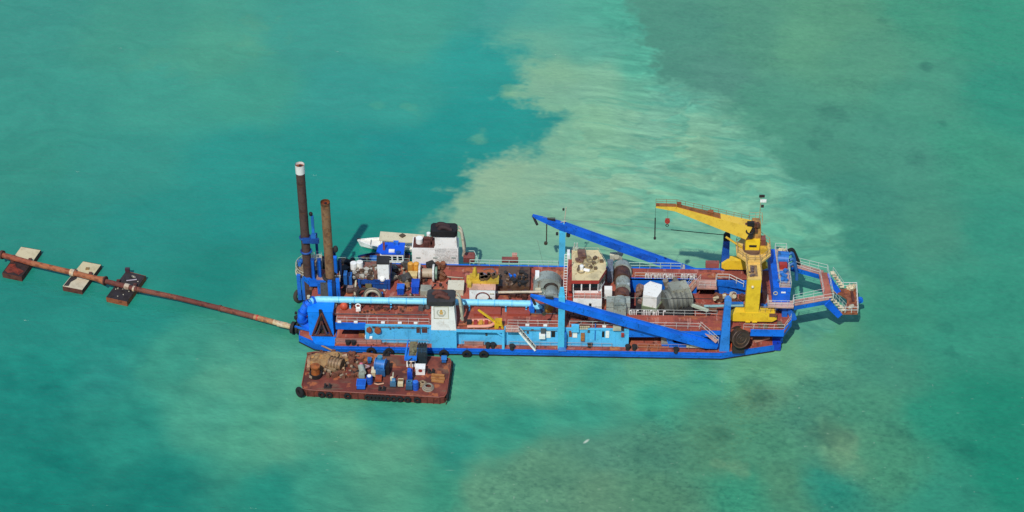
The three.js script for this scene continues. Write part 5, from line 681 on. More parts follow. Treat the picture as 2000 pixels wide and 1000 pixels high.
// loose stores on the upper deck
function crate(name, label, cat, B, mat, lidMat, group, ribs) {
  const o = thing(name, label, cat, V((B[0] + B[1]) / 2, B[2], (B[4] + B[5]) / 2), group);
  gb().box(...B).build('body', mat, o); gb().box(B[0] - .06, B[1] + .06, B[3], B[3] + .1, B[4] - .06, B[5] + .06).build('lid', lidMat || mat, o);
  if (ribs) for (let i = 0; i < ribs; i++) { const x = lerp(B[0] + .1, B[1] - .1, i / (ribs - 1)); gb().box(x - .05, x + .05, B[2], B[3], B[5], B[5] + .05).build('rib', mat, o); }
  return o;
}
{
  const B = PB(917, 967, 592.5, H1, 2.55, 2.6), o = crate('workshop_container', 'white workshop container with a dark ring painted on its side and a yellow roof', 'container', B, M.white, P(0xe0b098));
  const c = zp(943, 582, B[5]); gb().torus(c, V(0, 0, 1), 1.02, .11, 32, 6).build('ring_mark', P(0x7a3c34), o); { const p = zp(960, 574, B[5]); gb().box(p.x - .3, p.x + .4, p.y - .12, p.y + .12, B[5], B[5] + .05).build('sign_plate', M.beige, o); const q = zp(957, 586, B[5]); gb().disc(q, V(0, 0, 1), .42, .06).build('vent_disc', M.dgrey, o); }
  gb().box(B[0] - .5, B[1] + .5, B[3] + .1, B[3] + .5, B[4] - .4, B[4] + 1.2).box(B[0] - .3, B[0] + .3, B[3] + .1, B[3] + .6, B[4] + 1.0, B[5] - .4).build('roof_beam', P(0xdcb840), o);
  const w = thing('yellow_compressor', 'yellow compressor with a peaked hood on top of the white workshop container', 'compressor', V(X(928, B[4], B[3]), B[3] + .5, B[4] + .4));
  const y = B[3] + .5; gb().box(X(918, B[4], y), X(936, B[4], y), y, y + .5, B[4] - .2, B[4] + .9).build('body', P(0xd8b43c), w); gb().bar(V(X(927, B[4], y), y + .5, B[4] + .4), V(X(928, B[4], y), y + 1.9, B[4] + .2), .7, .8, .3, .3).build('hood', P(0xd8b434), w); { const g = gb(); for (let i = 0; i < 16; i++) g.rbox(V(rr(X(936, B[4], y), X(968, B[4], y)), y + .25, B[4] + rr(-.3, .9)), rr(.3, .8), .5, .5, rr(0, 2)); g.build('pipework', P(0x7a684c, { map: rustMap }), w, STUFF); }
  const wl = gb().torus(gp(940, 541, H1 + .18), V(0, 1, 0), .9, .17, 20, 6).torus(gp(940, 541, H1 + .45), V(.04, 1, .05), .75, .15, 20, 6); solo('hose_coil', wl, P(0x7c7484), 'grey hose coiled behind the yellow compressor', 'hose', gp(940, 541, H1));
}
crate('beige_crate', 'low beige deck crate between the near funnel and the white workshop container', 'crate', PB(875, 905, 577, H1, 1.0, 2.3), P(0xd0cab2, { map: lightWear }), P(0xd6d0ba, { map: lightWear }), null, 4);
crate('blue_generator', 'small blue generator box nearer the stern, beside the amber tanks', 'generator', PB(776, 789, 576, H1, 1.1, 1.2), P(0x1c62d8), P(0x2a70e0), 'blue generator boxes beside the amber tanks', 3);
crate('blue_generator', 'small blue generator box in front of the white cheeked winch', 'generator', PB(804, 818, 574, H1, 1.3, 1.9), P(0x1252cc), P(0x1c58d0), 'blue generator boxes beside the amber tanks', 3);
for (const [px, l] of [[802.5, 'amber upright gas tank, the one nearer the stern of the pair'], [813.5, 'amber upright gas tank, the one nearer the winch of the pair']]) {
  const p = gp(px, 533, H1), o = thing('gas_tank', l, 'tank', p, 'pair of amber gas tanks'); gb().disc(p.clone().add(V(0, .9, 0)), V(0, 1, 0), .46, 1.8, 18).build('shell', M.amberdrum, o); gb().ball(p.clone().add(V(0, 1.8, 0)), .46, .5).build('dome', M.amberdrum, o); gb().box(p.x - .5, p.x + .5, p.y + .02, p.y + .1, p.z - .5, p.z + .5).build('base', M.olive, o);
}
crate('cream_chest', 'low cream chest below the amber gas tanks', 'chest', PB(798, 814, 548, H1, .8, 1.2), P(0xd8c084, { map: lightWear }), P(0xdcc88e, { map: lightWear }));
// boats
function hullGeo(L, Bm, D, bow = .42, transom = .8) { // bow at -x, keel at y = 0
  const n = 18, P2 = []; for (let i = 0; i <= n; i++) { const t = i / n, w = Bm / 2 * (t < bow ? Math.pow(Math.sin(t / bow * Math.PI / 2), .8) : lerp(1, transom, (t - bow) / (1 - bow))), sh = D * (1 + .35 * Math.pow(1 - Math.min(1, t / .6), 2)), x = -L / 2 + L * t, kx = t < .12 ? (0.12 - t) * L * .5 : 0; P2.push([[x + kx, .0, 0], [x + kx * .5, D * .45, w * .82], [x, sh, w], [x, sh, Math.max(0, w - .12)], [x, sh - .3, Math.max(0, w - .14)]]); }
  const pos = [], q = (a, b, c, d) => pos.push(...a, ...b, ...c, ...a, ...c, ...d);
  for (const s of [1, -1]) for (let i = 0; i < n; i++) for (let k = 0; k < 4; k++) { const m = ([x, y, z]) => [x, y, z * s], a = m(P2[i][k]), b = m(P2[i + 1][k]), c = m(P2[i + 1][k + 1]), d = m(P2[i][k + 1]); s > 0 ? q(a, b, c, d) : q(a, d, c, b); }
  const dk = []; for (let i = 0; i < n; i++) { const a = P2[i][4], b = P2[i + 1][4]; dk.push(...[a[0], a[1], a[2]], ...[b[0], b[1], b[2]], ...[b[0], b[1], -b[2]], ...[a[0], a[1], a[2]], ...[b[0], b[1], -b[2]], ...[a[0], a[1], -a[2]]); }
  const e = P2[n]; for (let k = 0; k < 2; k++) { const a = e[k], b = e[k + 1]; pos.push(a[0], a[1], a[2], a[0], a[1], -a[2], b[0], b[1], -b[2], a[0], a[1], a[2], b[0], b[1], -b[2], b[0], b[1], b[2]); }
  const mk = (a) => { const g = new THREE.BufferGeometry(); g.setAttribute('position', new THREE.Float32BufferAttribute(a, 3)); g.computeVertexNormals(); return g; }; return [mk(pos), mk(dk)];
}
{
  const h = 1.15, a = gp(698, 469, h), b = gp(833, 480, .9), L = b.x - a.x, c = V((a.x + b.x) / 2, 0, a.z + .35), o = thing('launch', 'white motor launch with a long cream canopy moored beyond the dredger', 'boat', c);
  const T = new THREE.Matrix4().makeRotationY(-.05).setPosition(c.x, -.25, c.z), [hg, dg] = hullGeo(L, 3.1, 1.15, .5, .85);
  const m2 = P(0xf6f6f2, { map: lightWear, rough: .45 }); m2.side = THREE.DoubleSide; gb().add(hg, T).build('hull', m2, o); const dm = P(0xf0ece0, { map: lightWear, rough: .6 }); dm.side = THREE.DoubleSide; gb().add(dg, T).build('deck', dm, o);
  gb().box(X(724, c.z, 1.2) - .04, X(724, c.z, 1.2) + .04, .9, 1.02, c.z - .8, c.z + .9).build('deck_seam', M.dgrey, o); gb().box(a.x - .1, a.x + .5, .9, 1.25, c.z - .75, c.z - .45).build('bow_fitting', M.dark, o);
  const y = 2.75, q = [[743, 452.5], [829, 459], [824, 473], [789, 474], [785, 472.5], [740, 469]].map(([p, r]) => { const v = gp(p, r, y); return [v.x, v.z]; }); const cn = gb().prism(q, y - .1, y + .06).build('canopy', P(0xd8ccac, { map: lightWear }), o);
  for (const i of [0, 1, 2, 5]) { const [x, z] = q[i], d = V(c.x - x, 0, c.z - z).normalize(); gb().tube(V(x, .7, z).addScaledVector(d, .35), V(x, y - .1, z).addScaledVector(d, .3), .05).build('canopy_post', M.white, cn); }
  { const p = gp(786, 461, y + .1); gb().rbox(p.clone().add(V(0, .1, 0)), .75, .2, .75, .785).build('canopy_hatch', P(0x5a4a34), cn); gb().tube(p, p.clone().add(V(-.1, -1.9, 1.6)), .03).build('aerial', M.rail, cn); }
  gb().box(X(745, c.z, 1), X(815, c.z, 1), .6, 1.3, c.z - .9, c.z + .9).build('cabin', M.white, o); gb().ball(V(X(818, c.z + .6, 1), 1.5, c.z + .8), .5).build('radome', M.white, o);
}
{
  const z = -13.9, xb = X(699, z, .9), xs = X(800, z, .9), L = xs - xb, c = V((xb + xs) / 2, 0, z), o = thing('workboat', 'blue workboat with a blue cabin roof between the white launch and the dredger', 'boat', c);
  const T = new THREE.Matrix4().setPosition(c.x, -.2, c.z), [hg, dg] = hullGeo(L, 3.4, 1.2, .55, .9), hm = P(0x17376e, { rough: .55 }); hm.side = THREE.DoubleSide; gb().add(hg, T).build('hull', hm, o); const dm = P(0x7a4a3e, { rough: .7 }); dm.side = THREE.DoubleSide; gb().add(dg, T).build('deck', dm, o);
  const y = 2.9, x0 = X(741, z, y), x1 = X(790, z, y), cb = gb().box(x0 + .2, x1 - .1, .7, y, z - 1.25, z + 1.45).build('cabin', M.white, o); gb().prism([[x0 - .2, z - .6], [x0 + .6, z - 1.5], [x1, z - 1.5], [x1, z + 1.55], [x0 + .5, z + 1.55], [x0 - .4, z + .9]], y, y + .16).build('cabin_roof', P(0x0d5ae0, { map: lightWear }), cb);
  for (let i = 0; i < 4; i++) { const x = lerp(x0 + .8, x1 - .6, i / 3); gb().box(x - .3, x + .3, y - 1.1, y - .4, z + 1.45, z + 1.5).build('window', M.glass, cb); }
  { const p = gp(765, 491, y + .16); gb().box(p.x - .45, p.x + .45, y + .16, y + .4, p.z - .3, p.z + .3).build('roof_hatch', M.white, cb); const q = gp(750, 488, y + .16); gb().bar(V(q.x, y + .16, q.z), V(q.x, y + 1.5, q.z - .2), .3, .3).build('roof_mast', P(0xa0584c), cb); gb().disc(gp(778, 494, y + .16).add(V(0, .1, 0)), V(0, 1, 0), .4, .2).build('roof_vent', M.navy, cb); gb().box(x1 - 1.8, x1 - 1.0, y + .16, y + .7, z - 1.3, z - .6).build('roof_locker', P(0x2e7ae8), cb); }
  gb().box(x0 - 1.6, x0 - .5, .8, 1.2, z - .5, z + .5).build('deck_hatch', M.steelblue, o); gb().rail([V(x0 - .2, .9, z + 1.5), V(x1 + .4, .9, z + 1.5)], { h: .8, step: 1 }).build('railing', M.rail, o);
}
{ // rigid inflatable on the boat deck, and the davit that lifts it
  const c = gp(940, 637, H1), L = 4.1, W = .72, y = H1 + .55, o = thing('rescue_boat', 'small orange and pink inflatable rescue boat on its deck beside the near funnel', 'boat', V(c.x, H1, c.z)), A = (dx, dz) => V(c.x + dx, y + (dx > 1.2 ? (dx - 1.2) * .18 : 0), c.z + dz - dx * .05);
  gb().path([A(-L / 2, W), A(-.8, W), A(.8, W), A(1.5, W * .8), A(L / 2, 0), A(1.5, -W * .8), A(.8, -W), A(-.8, -W), A(-L / 2, -W)], .25, 10, 60).build('tube', P(0xe29a84, { map: lightWear }), o);
  gb().prism([[c.x - 1.9, c.z - W], [c.x + 1, c.z - W], [c.x + 1.75, c.z], [c.x + 1, c.z + W], [c.x - 1.9, c.z + W]], H1 + .25, H1 + .5).build('floor', P(0xd88a40), o); for (const [dx, m] of [[-.9, M.red], [-.1, P(0xd8a030)], [.7, M.red]]) gb().box(c.x + dx - .22, c.x + dx + .3, H1 + .5, H1 + .78, c.z - .55, c.z + .5).build('seat', m, o); gb().box(c.x - 2.15, c.x - 1.45, H1 + .35, H1 + 1.0, c.z - .35, c.z + .3).build('outboard_motor', M.dark, o); gb().box(c.x - 1.2, c.x - .9, H1, H1 + .3, c.z - .8, c.z + .8).box(c.x + .8, c.x + 1.1, H1, H1 + .3, c.z - .7, c.z + .7).build('cradle', P(0xc07050), o);
  const p = gp(970, 640, H1), y1 = zp(970, 628, p.z).y, tip = zp(934, 605, p.z - .2); const d = gb().box(p.x - .3, p.x + .3, H1, y1, p.z - .3, p.z + .3).bar(V(p.x + .1, y1 - .3, p.z), tip, .34, .34, .22, .22).build('davit', P(0xf2c424), dr); gb().box(p.x - .2, p.x + .8, y1 - .6, y1 + .4, p.z - .35, p.z + .35).build('davit_winch', P(0xe8b81c), d); gb().bar(V(p.x + .6, y1, p.z), V(p.x + .9, H1, p.z + .2), .25, .25).build('davit_brace', P(0xe8b81c), d);
}
// tyre fenders on the hull
const tyreGeo = (c, ax, R = .55, r = .24) => { const g = gb().torus(c, ax, R, r, 20, 8); return g; };
{
  let first; const N = [['tyre fender at the foot of the blue funnel base', 867, 691], ['tyre fender under the boat deck, the one nearer the funnel', 912, 692], ['tyre fender under the boat deck, the one nearer the bow', 945, 693], ['tyre fender behind the barge, by its orange plate', 725, 686.5], ['tyre fender behind the barge, beside the small barge cabin', 760, 688]];
  for (const [l, px, r] of N) { const p = zp(px, r, HB + .28); if (!first) { first = thing('tyre_fender', l, 'tyre', p, 'black tyres hung as fenders on the dredger'); tyreGeo(p, V(0, 0, 1), .5, .25).build('tyre', M.rubber, first); gb().tube(p.clone().add(V(0, .4, 0)), V(p.x, H0 + .1, HB - .1), .05).build('chain', M.dark, first); } else { const c = first.clone(); c.name = numbered('tyre_fender'); c.position.copy(p); c.userData = { label: l, category: 'tyre', group: 'black tyres hung as fenders on the dredger' }; scene.add(c); } }
  { const p = gp(583, 578, 1.2); const o = thing('tyre_fender', 'worn grey tyre hanging off the far stern corner of the dredger', 'tyre', p); gb().torus(p, V(1, .3, .6), .75, .33, 22, 10).build('tyre', P(0x3c3830, { rough: .9, map: lightWear }), o); }
}
// ---------------------------------------------------------------- the work barge and what lies on it
const HBG = 1.25;
{
  const C = [[602, 687], [882, 699], [871, 777], [588, 761]].map(([a, b]) => gp(a, b, HBG)), ctr = C.reduce((s, p) => s.clone().add(p), V(0, 0, 0)).multiplyScalar(.25);
  const rd = (k, cut) => { const o = []; for (let i = 0; i < 4; i++) { const p = C[i].clone().lerp(ctr, k), a = C[(i + 3) % 4].clone().lerp(ctr, k), b = C[(i + 1) % 4].clone().lerp(ctr, k); const u = p.clone().addScaledVector(a.sub(p).normalize(), cut), w = p.clone().addScaledVector(b.sub(p).normalize(), cut); for (const t of [0, .5, 1]) { const q = u.clone().multiplyScalar((1 - t) * (1 - t)).addScaledVector(p, 2 * t * (1 - t)).addScaledVector(w, t * t); o.push([q.x, q.z]); } } return o; };
  const o = thing('work_barge', 'rusty red flat work barge moored alongside the dredger, cluttered with gear', 'barge', V(ctr.x, 0, ctr.z));
  const hull = gb().prism(rd(0, 1.0), -.6, HBG - .02).build('hull', P(0x7e3c30, { map: rustMap, rough: .85 }), o);
  gb().prism(rd(.012, 1.0), HBG - .03, HBG).build('deck', M.barge, o);
  const e = rd(0, 1.0).map(([x, z]) => V(x, HBG + .04, z)); gb().line([...e, e[0]], .09, 6).build('deck_edge', P(0xa05a4c, { map: rustMap }), hull);
  const side = (t, i = 2, out = .15) => { const a = C[i], b = C[(i + 1) % 4], p = a.clone().lerp(b, t), n = V(b.z - a.z, 0, a.x - b.x).normalize(); const s = n.dot(p.clone().sub(ctr)) > 0 ? 1 : -1; return [p.addScaledVector(n, s * out), n]; };
  { const g = gb(); for (let i = 0; i < 24; i++) { const [p, n] = side(i / 23, 2, .02); g.box(p.x - .06, p.x + .06, .0, HBG - .1, p.z - .04, p.z + .06); } g.build('side_frame', P(0x6a3228, { map: rustMap }), hull, STUFF); }
  // tyres: near side, then the end towards the bow
  const G = 'black tyre fenders hung round the barge'; let first; const put = (p, n, l) => { if (!first) { first = thing('tyre_fender', l, 'tyre', p, G); gb().torus(p, n, .37, .18, 18, 8).build('tyre', M.rubber, first); first.userData.turn0 = undefined; delete first.userData.turn0; first.n0 = n.clone(); } else { const c = first.clone(); c.name = numbered('tyre_fender'); c.position.copy(p); c.quaternion.setFromUnitVectors(first.n0, n); c.userData = { label: l, category: 'tyre', group: G }; scene.add(c); } };
  const near = [628, 643, 679, 719, 727, 734, 741, 749, 757, 769, 781, 796, 815], L = (i) => ['first tyre from the stern corner on the near side of the barge', 'second tyre from the stern corner on the near side of the barge', 'single tyre below the rusty trough on the near side of the barge', 'first tyre of the close row below the blue skip', 'second tyre of the close row below the blue skip', 'third tyre of the close row below the blue skip', 'fourth tyre of the close row below the blue skip', 'fifth tyre of the close row below the blue skip', 'sixth tyre of the close row below the blue skip', 'tyre below the small blue pump on the near side of the barge', 'tyre below the cream tool box on the near side of the barge', 'tyre below the teal engine on the near side of the barge', 'tyre below the rope coils on the near side of the barge'][i];
  near.forEach((px, i) => { const t = (871 - px) / (871 - 588), [p, n] = side(t); p.y = .62; put(p, n, L(i)); });
  for (let i = 0; i < 8; i++) { const [p, n] = side(.12 + i * .115, 1, .15); p.y = .8; put(p, n, ['first', 'second', 'third', 'fourth', 'fifth', 'sixth', 'seventh', 'eighth'][i] + ' tyre from the dredger along the bow end of the barge'); }
  const p = C[3].clone().add(V(-.2, -.3, .2)); const ct = thing('tyre_fender', 'larger black tyre on the near stern corner of the barge', 'tyre', p); gb().torus(p, V(-1, .2, 1), .55, .28, 18, 8).build('tyre', M.rubber, ct);
}
const on = (px, row, up = 0) => gp(px, row, HBG + .005 + up);
{ // tan heap of netting and hose at the stern end, ribbed drum, rusty bollard
  const c = on(637, 708), g = new THREE.SphereGeometry(1, 48, 24, 0, Math.PI * 2, 0, Math.PI / 2), p = g.attributes.position; for (let i = 0; i < p.count; i++) { const x = p.getX(i), y = p.getY(i), z = p.getZ(i), k = .55 + .9 * fbm(x * 2.6 + 8, z * 2.6 + y * 2 + 3, 4); p.setXYZ(i, x * 3.0 * k, y * 1.3 * k, z * 1.9 * k); } g.computeVertexNormals(); g.translate(c.x, c.y - .02, c.z);
  solo('net_heap', gb().add(g), P(0xb49468, { map: rustMap, rough: .95 }), 'tan heap of crumpled netting at the stern end of the barge', 'netting', c);
  const d = on(657, 710, .95), o = thing('hose_drum', 'ribbed tan hose drum lying beside the net heap', 'drum', on(657, 710)), ax = V(1, 0, .35).normalize(); gb().disc(d, ax, .85, 2.0, 22).build('core', P(0xb09878, { map: rustMap }), o); for (let i = 0; i < 5; i++) gb().disc(d.clone().addScaledVector(ax, -.95 + i * .47), ax, 1.0, .14, 24).build('rib', P(0x8e7658, { map: rustMap }), o); gb().box(d.x - 1, d.x + 1, HBG, HBG + .25, d.z - .5, d.z + .5).build('cradle', M.dark, o);
  const b = on(617, 734), w = thing('rusty_capstan', 'orange rusty capstan on a black base near the barge stern', 'capstan', b); gb().disc(b.clone().add(V(0, .3, 0)), V(0, 1, 0), .95, .6, 22).build('base', M.black, w); gb().tube(b.clone().add(V(0, .6, 0)), b.clone().add(V(0, 1.7, 0)), .72, .5, 20).build('barrel', P(0xa8622c, { map: rustMap }), w); gb().disc(b.clone().add(V(0, 1.8, 0)), V(0, 1, 0), .7, .24, 20).build('cap', P(0xb87038, { map: rustMap }), w);
  [[[604, 716], [632, 703], 0xd09a58, 'ochre timber baulk slanting across the net heap'], [[602, 722], [604, 696], 0xc8a888, 'pale timber baulk along the stern edge of the barge'], [[636, 716], [655, 724], 0xa8906c, 'tan timber baulk in front of the hose drum'], [[668, 698], [678, 694], 0xd8c0a4, 'short cream timber baulk beside the scrap heap']].forEach(([a, z, m, l]) => { const q = on(...a, .55), r = on(...z, .75), t = thing('timber_baulk', l, 'timber', q.clone().lerp(r, .5)); gb().bar(q, r, .42, .4).build('beam', P(m, { map: rustMap, rough: .9 }), t); gb().bar(q.clone().lerp(r, .02), q.clone().lerp(r, .08), .46, .44).build('end_band', M.drust, t); });
  let s = gb(); bits(s, 80, 604, 712, 690, 740, HBG, .25, .8, .3); const sh = solo('scrap_heap', s, P(0x8a5a44, { map: rustMap, rough: .9 }), 'heap of rusty scrap and pipes in the middle of the barge', 'scrap', on(680, 712)); sh.userData.kind = 'stuff';
  s = gb(); bits(s, 60, 604, 714, 690, 738, HBG + .2, .15, .5, .4); const s2 = solo('scrap_bits', s, P(0xb8a890, { map: rustMap, rough: .9 }), 'pale scrap fittings scattered over the rusty scrap heap', 'scrap', on(684, 716)); s2.userData.kind = 'stuff';
  s = gb(); bits(s, 12, 660, 706, 700, 734, HBG, .25, .7, .3); const s3 = solo('dark_scrap', s, M.dark, 'black scrap iron lying among the rusty scrap heap', 'scrap', on(684, 722)); s3.userData.kind = 'stuff';
}
function machine(name, label, cat, a, b, row, H, D, m, top, extra) { const z = gp((a + b) / 2, row, HBG).z, B = [X(a, z, HBG), X(b, z, HBG), HBG, HBG + H, z - D, z], o = thing(name, label, cat, V((B[0] + B[1]) / 2, HBG, z - D / 2)); gb().box(B[0], B[1], HBG, HBG + .15, B[4], B[5]).build('skid', M.dark, o); gb().box(B[0] + .06, B[1] - .06, HBG + .15, B[3], B[4] + .05, B[5] - .05).build('body', m, o); if (top) top(o, B); return o; }
{
  { const a = on(704, 704), b = on(746, 689), t = thing('rusty_plate', 'flat orange rusty steel plate lying on the barge beside the dredger', 'plate', a.clone().lerp(b, .5)); gb().prism([[a.x, a.z - .1], [b.x - .4, a.z + .45], [b.x, b.z + .5], [a.x + .2, b.z]], HBG + .01, HBG + .07).build('plate', P(0xc47c44, { map: rustMap }), t); gb().prism([[a.x + .3, a.z - .5], [a.x + 1.4, a.z - .3], [a.x + 1.4, a.z - .9], [a.x + .4, a.z - 1.1]], HBG + .07, HBG + .13).build('offcut', P(0xa0603a, { map: rustMap }), t); }
  machine('blue_winch', 'large blue deck winch on the middle of the barge', 'winch', 733, 753, 737, 1.3, 2.2, P(0x356ea4), (o, B) => { const y = B[3], xm = (B[0] + B[1]) / 2, zm = (B[4] + B[5]) / 2; gb().disc(V(xm, y + .3, zm), V(1, 0, .2), .75, 1.3, 20).build('drum', P(0x2f78c4), o); for (const k of [-.7, .7]) gb().disc(V(xm + k, y + .3, zm + k * .2), V(1, 0, .2), .95, .12, 22).build('flange', P(0x3a84cc), o); gb().disc(V(xm - .1, y + 1.1, zm - .4), V(0, 1, 0), .4, .7, 14).build('motor', P(0x4a90a8), o); gb().box(B[1], B[1] + .5, HBG, HBG + 1.5, B[4], B[5] - .5).build('brake_box', M.black, o); });
  machine('blue_skip', 'open bright blue skip box near the edge of the barge', 'skip', 696, 714, 762, .8, 1.5, P(0x1f6ad8), (o, B) => { gb().box(B[0], B[1], B[3], B[3] + .1, B[4], B[4] + .12).box(B[0], B[1], B[3], B[3] + .1, B[5] - .12, B[5]).box(B[0], B[0] + .12, B[3], B[3] + .1, B[4] + .12, B[5] - .12).box(B[1] - .12, B[1], B[3], B[3] + .1, B[4] + .12, B[5] - .12).build('rim', P(0x2c7ae8), o); });
  machine('grey_pump', 'grey pump with hoses between the blue skip and the scrap heap', 'pump', 700, 713, 741, .9, 1.6, P(0x98a496), (o, B) => { gb().disc(V((B[0] + B[1]) / 2, B[3] + .1, B[4] + .6), V(.3, 0, 1), .45, 1.5, 16).build('volute', P(0xa8b0a0), o); gb().path([V(B[1], B[3], B[4]), V(B[1] + .5, B[3] - .2, B[4] - .6), V(B[0] + .4, HBG + .3, B[4] - 1.4)], .12, 8).build('hose', P(0xc8a8ac), o); gb().ball(V(B[0] + .3, B[3] + .3, B[4] - .4), .3).build('air_bottle', P(0xd87080), o); });
  { const p = on(722, 748), o = thing('blue_drum', 'blue drum with a white lid behind the blue skip', 'drum', p); gb().disc(p.clone().add(V(0, .65, 0)), V(0, 1, 0), .46, 1.3, 18).build('shell', P(0x1a56b4), o); gb().disc(p.clone().add(V(0, 1.36, 0)), V(0, 1, 0), .3, .14, 16).build('lid', M.white, o); for (const y of [.4, .9]) gb().torus(p.clone().add(V(0, y, 0)), V(0, 1, 0), .46, .04, 18, 6).build('hoop', M.navy, o); }
  machine('cream_chest', 'small cream chest tucked against the blue deck winch', 'chest', 725, 734, 738, .9, 1.4, P(0xd4c49c, { map: lightWear }), (o, B) => gb().box(B[0], B[1], B[3], B[3] + .08, B[4], B[5]).build('lid', P(0xdcceac, { map: lightWear }), o));
  machine('rusty_gearbox', 'low rusty gearbox with a curved pipe before the blue deck winch', 'gearbox', 732, 746, 748, .6, 1.2, P(0xb45a38, { map: rustMap }), (o, B) => gb().path([V(B[0], HBG + .2, B[5] + .35), V((B[0] + B[1]) / 2, HBG + .25, B[5] + .6), V(B[1] + .3, HBG + .2, B[5] + .3)], .12, 8).build('pipe', P(0xd0a080), o));
  machine('rusty_trough', 'rusty brown trough lying in front of the scrap heap', 'trough', 672, 690, 737, .45, .9, P(0xa85a40, { map: rustMap }), (o, B) => gb().box(B[0] + .1, B[1] - .1, B[3], B[3] + .06, B[4] + .1, B[5] - .1).build('lid', P(0x8a4a38, { map: rustMap }), o));
  machine('small_blue_pump', 'small blue pump with a white cap right of the deck winch', 'pump', 761, 774, 757, .8, 1.0, P(0x4a7694), (o, B) => { gb().disc(V(B[0] + .3, B[3] + .2, B[4] + .2), V(0, 1, 0), .25, .5, 14).build('cap', M.cream, o); gb().tube(V(B[0] + .4, B[3], B[4] - .2), V(B[0] + .5, B[3] + 1.0, B[4] - .3), .1).build('riser', M.beige, o); gb().disc(V(B[1] - .4, B[3] + .15, B[4] + .5), V(1, 0, 0), .35, .5).build('motor', P(0x3c78a0), o); });
  machine('cream_toolbox', 'cream tool box with a brown lid between two blue pumps', 'tool box', 776, 788, 757, .7, 1.3, P(0xd8c8a0, { map: lightWear }), (o, B) => gb().box(B[0] + .1, B[1] - .1, B[3], B[3] + .07, B[4] + .3, B[4] + .7).build('lid', P(0x8a6a3c), o));
  machine('blue_hydraulic_unit', 'tall blue hydraulic unit in front of the barge cabin', 'hydraulic unit', 795, 806, 746, 1.7, 1.0, P(0x1650c8), (o, B) => { gb().path([V(B[0] + .3, B[3], B[4]), V(B[0] + .2, B[3] + .9, B[4] - .6), V(B[0] + .7, B[3] + 1.1, B[4] - 1.1)], .1, 8).build('hose', M.dark, o); gb().box(B[0] + .1, B[1] - .2, B[3], B[3] + .3, B[4] + .2, B[5] - .2).build('valve_block', P(0x2a70e0), o); });
  machine('teal_engine', 'teal blue engine at the foot of the tall hydraulic unit', 'engine', 792, 806, 763, .9, 1.5, P(0x386888), (o, B) => { for (let i = 0; i < 3; i++) gb().disc(V(lerp(B[0] + .3, B[1] - .3, i / 2), B[3] + .08, B[4] + .7), V(0, 1, 0), .2, .25, 12).build('cylinder_head', P(0x4a88a8), o); gb().disc(V(B[1], HBG + .55, B[4] + .8), V(1, 0, 0), .45, .2, 18).build('flywheel', M.dark, o); });
  { const p = on(812, 760), o = thing('blue_drum', 'upright plain blue drum beside the rope coils', 'drum', p); gb().disc(p.clone().add(V(0, .7, 0)), V(0, 1, 0), .44, 1.4, 18).build('shell', P(0x1c5ec8), o); gb().disc(p.clone().add(V(0, 1.42, 0)), V(0, 1, 0), .38, .06, 18).build('lid', P(0x3a7ade), o); for (const y of [.45, .95]) gb().torus(p.clone().add(V(0, y, 0)), V(0, 1, 0), .44, .04, 18, 6).build('hoop', P(0x164ea8), o); }
  machine('blue_box', 'little blue box alone on the bow end of the barge', 'box', 862, 872, 710, .7, .9, P(0x2a78c8), (o, B) => gb().box(B[0] - .03, B[1] + .03, B[3], B[3] + .08, B[4] - .03, B[5] + .03).build('lid', P(0x3488d8), o));
  machine('blue_box', 'little dark blue box by the orange plate', 'box', 718, 725, 711, .6, .8, P(0x24609c), (o, B) => gb().box(B[0] - .03, B[1] + .03, B[3], B[3] + .08, B[4] - .03, B[5] + .03).build('lid', P(0x2c70b0), o));
  for (const [px, r, R, l, m] of [[836, 757, .78, 'larger grey rope coil, the one nearer the barge edge', 0xa8a69a], [825, 750, .58, 'smaller tan rope coil beside the larger grey one', 0xbcae90]]) { const p = on(px, r, .12), o = thing('rope_coil', l, 'rope coil', on(px, r)); for (let i = 0; i < 3; i++) gb().torus(p.clone().add(V(.03 * i, .16 * i, 0)), V(.05 * i, 1, .1 - .08 * i), R - .12 * i, .13, 24, 8).build('turn', P(m, { map: rustMap, rough: .95 }), o); }
  [[[843, 732], [868, 734], 'far ochre plank of the three by the bow end of the barge'], [[842, 738], [869, 740], 'middle ochre plank of the three by the bow end of the barge'], [[843, 743], [867, 746], 'near ochre plank of the three by the bow end of the barge']].forEach(([a, b, l]) => { const q = on(...a, .16), r = on(...b, .16), o = thing('plank', l, 'plank', q.clone().lerp(r, .5), 'three ochre planks on the barge'); gb().bar(q, r, .36, .26).build('board', M.wood, o); gb().bar(q.clone().lerp(r, .1).add(V(0, -.14, -.3)), q.clone().lerp(r, .1).add(V(0, -.14, .3)), .2, .04).build('batten', M.drust, o); });
  for (const [px, r, l] of [[755, 694, 'black twin bollard on the barge edge beside the dredger'], [746, 762, 'black twin bollard on the near edge of the barge'], [640, 757, 'black twin bollard on the near stern edge of the barge'], [842, 728, 'black twin bollard beside the ochre planks']]) { const p = on(px, r), o = thing('twin_bollard', l, 'bollard', p); gb().box(p.x - .55, p.x + .55, HBG, HBG + .12, p.z - .22, p.z + .22).build('base', M.dark, o); for (const k of [-.32, .32]) gb().disc(p.clone().add(V(k, .4, 0)), V(0, 1, 0), .17, .6, 12).build('post', M.dark, o); }
}
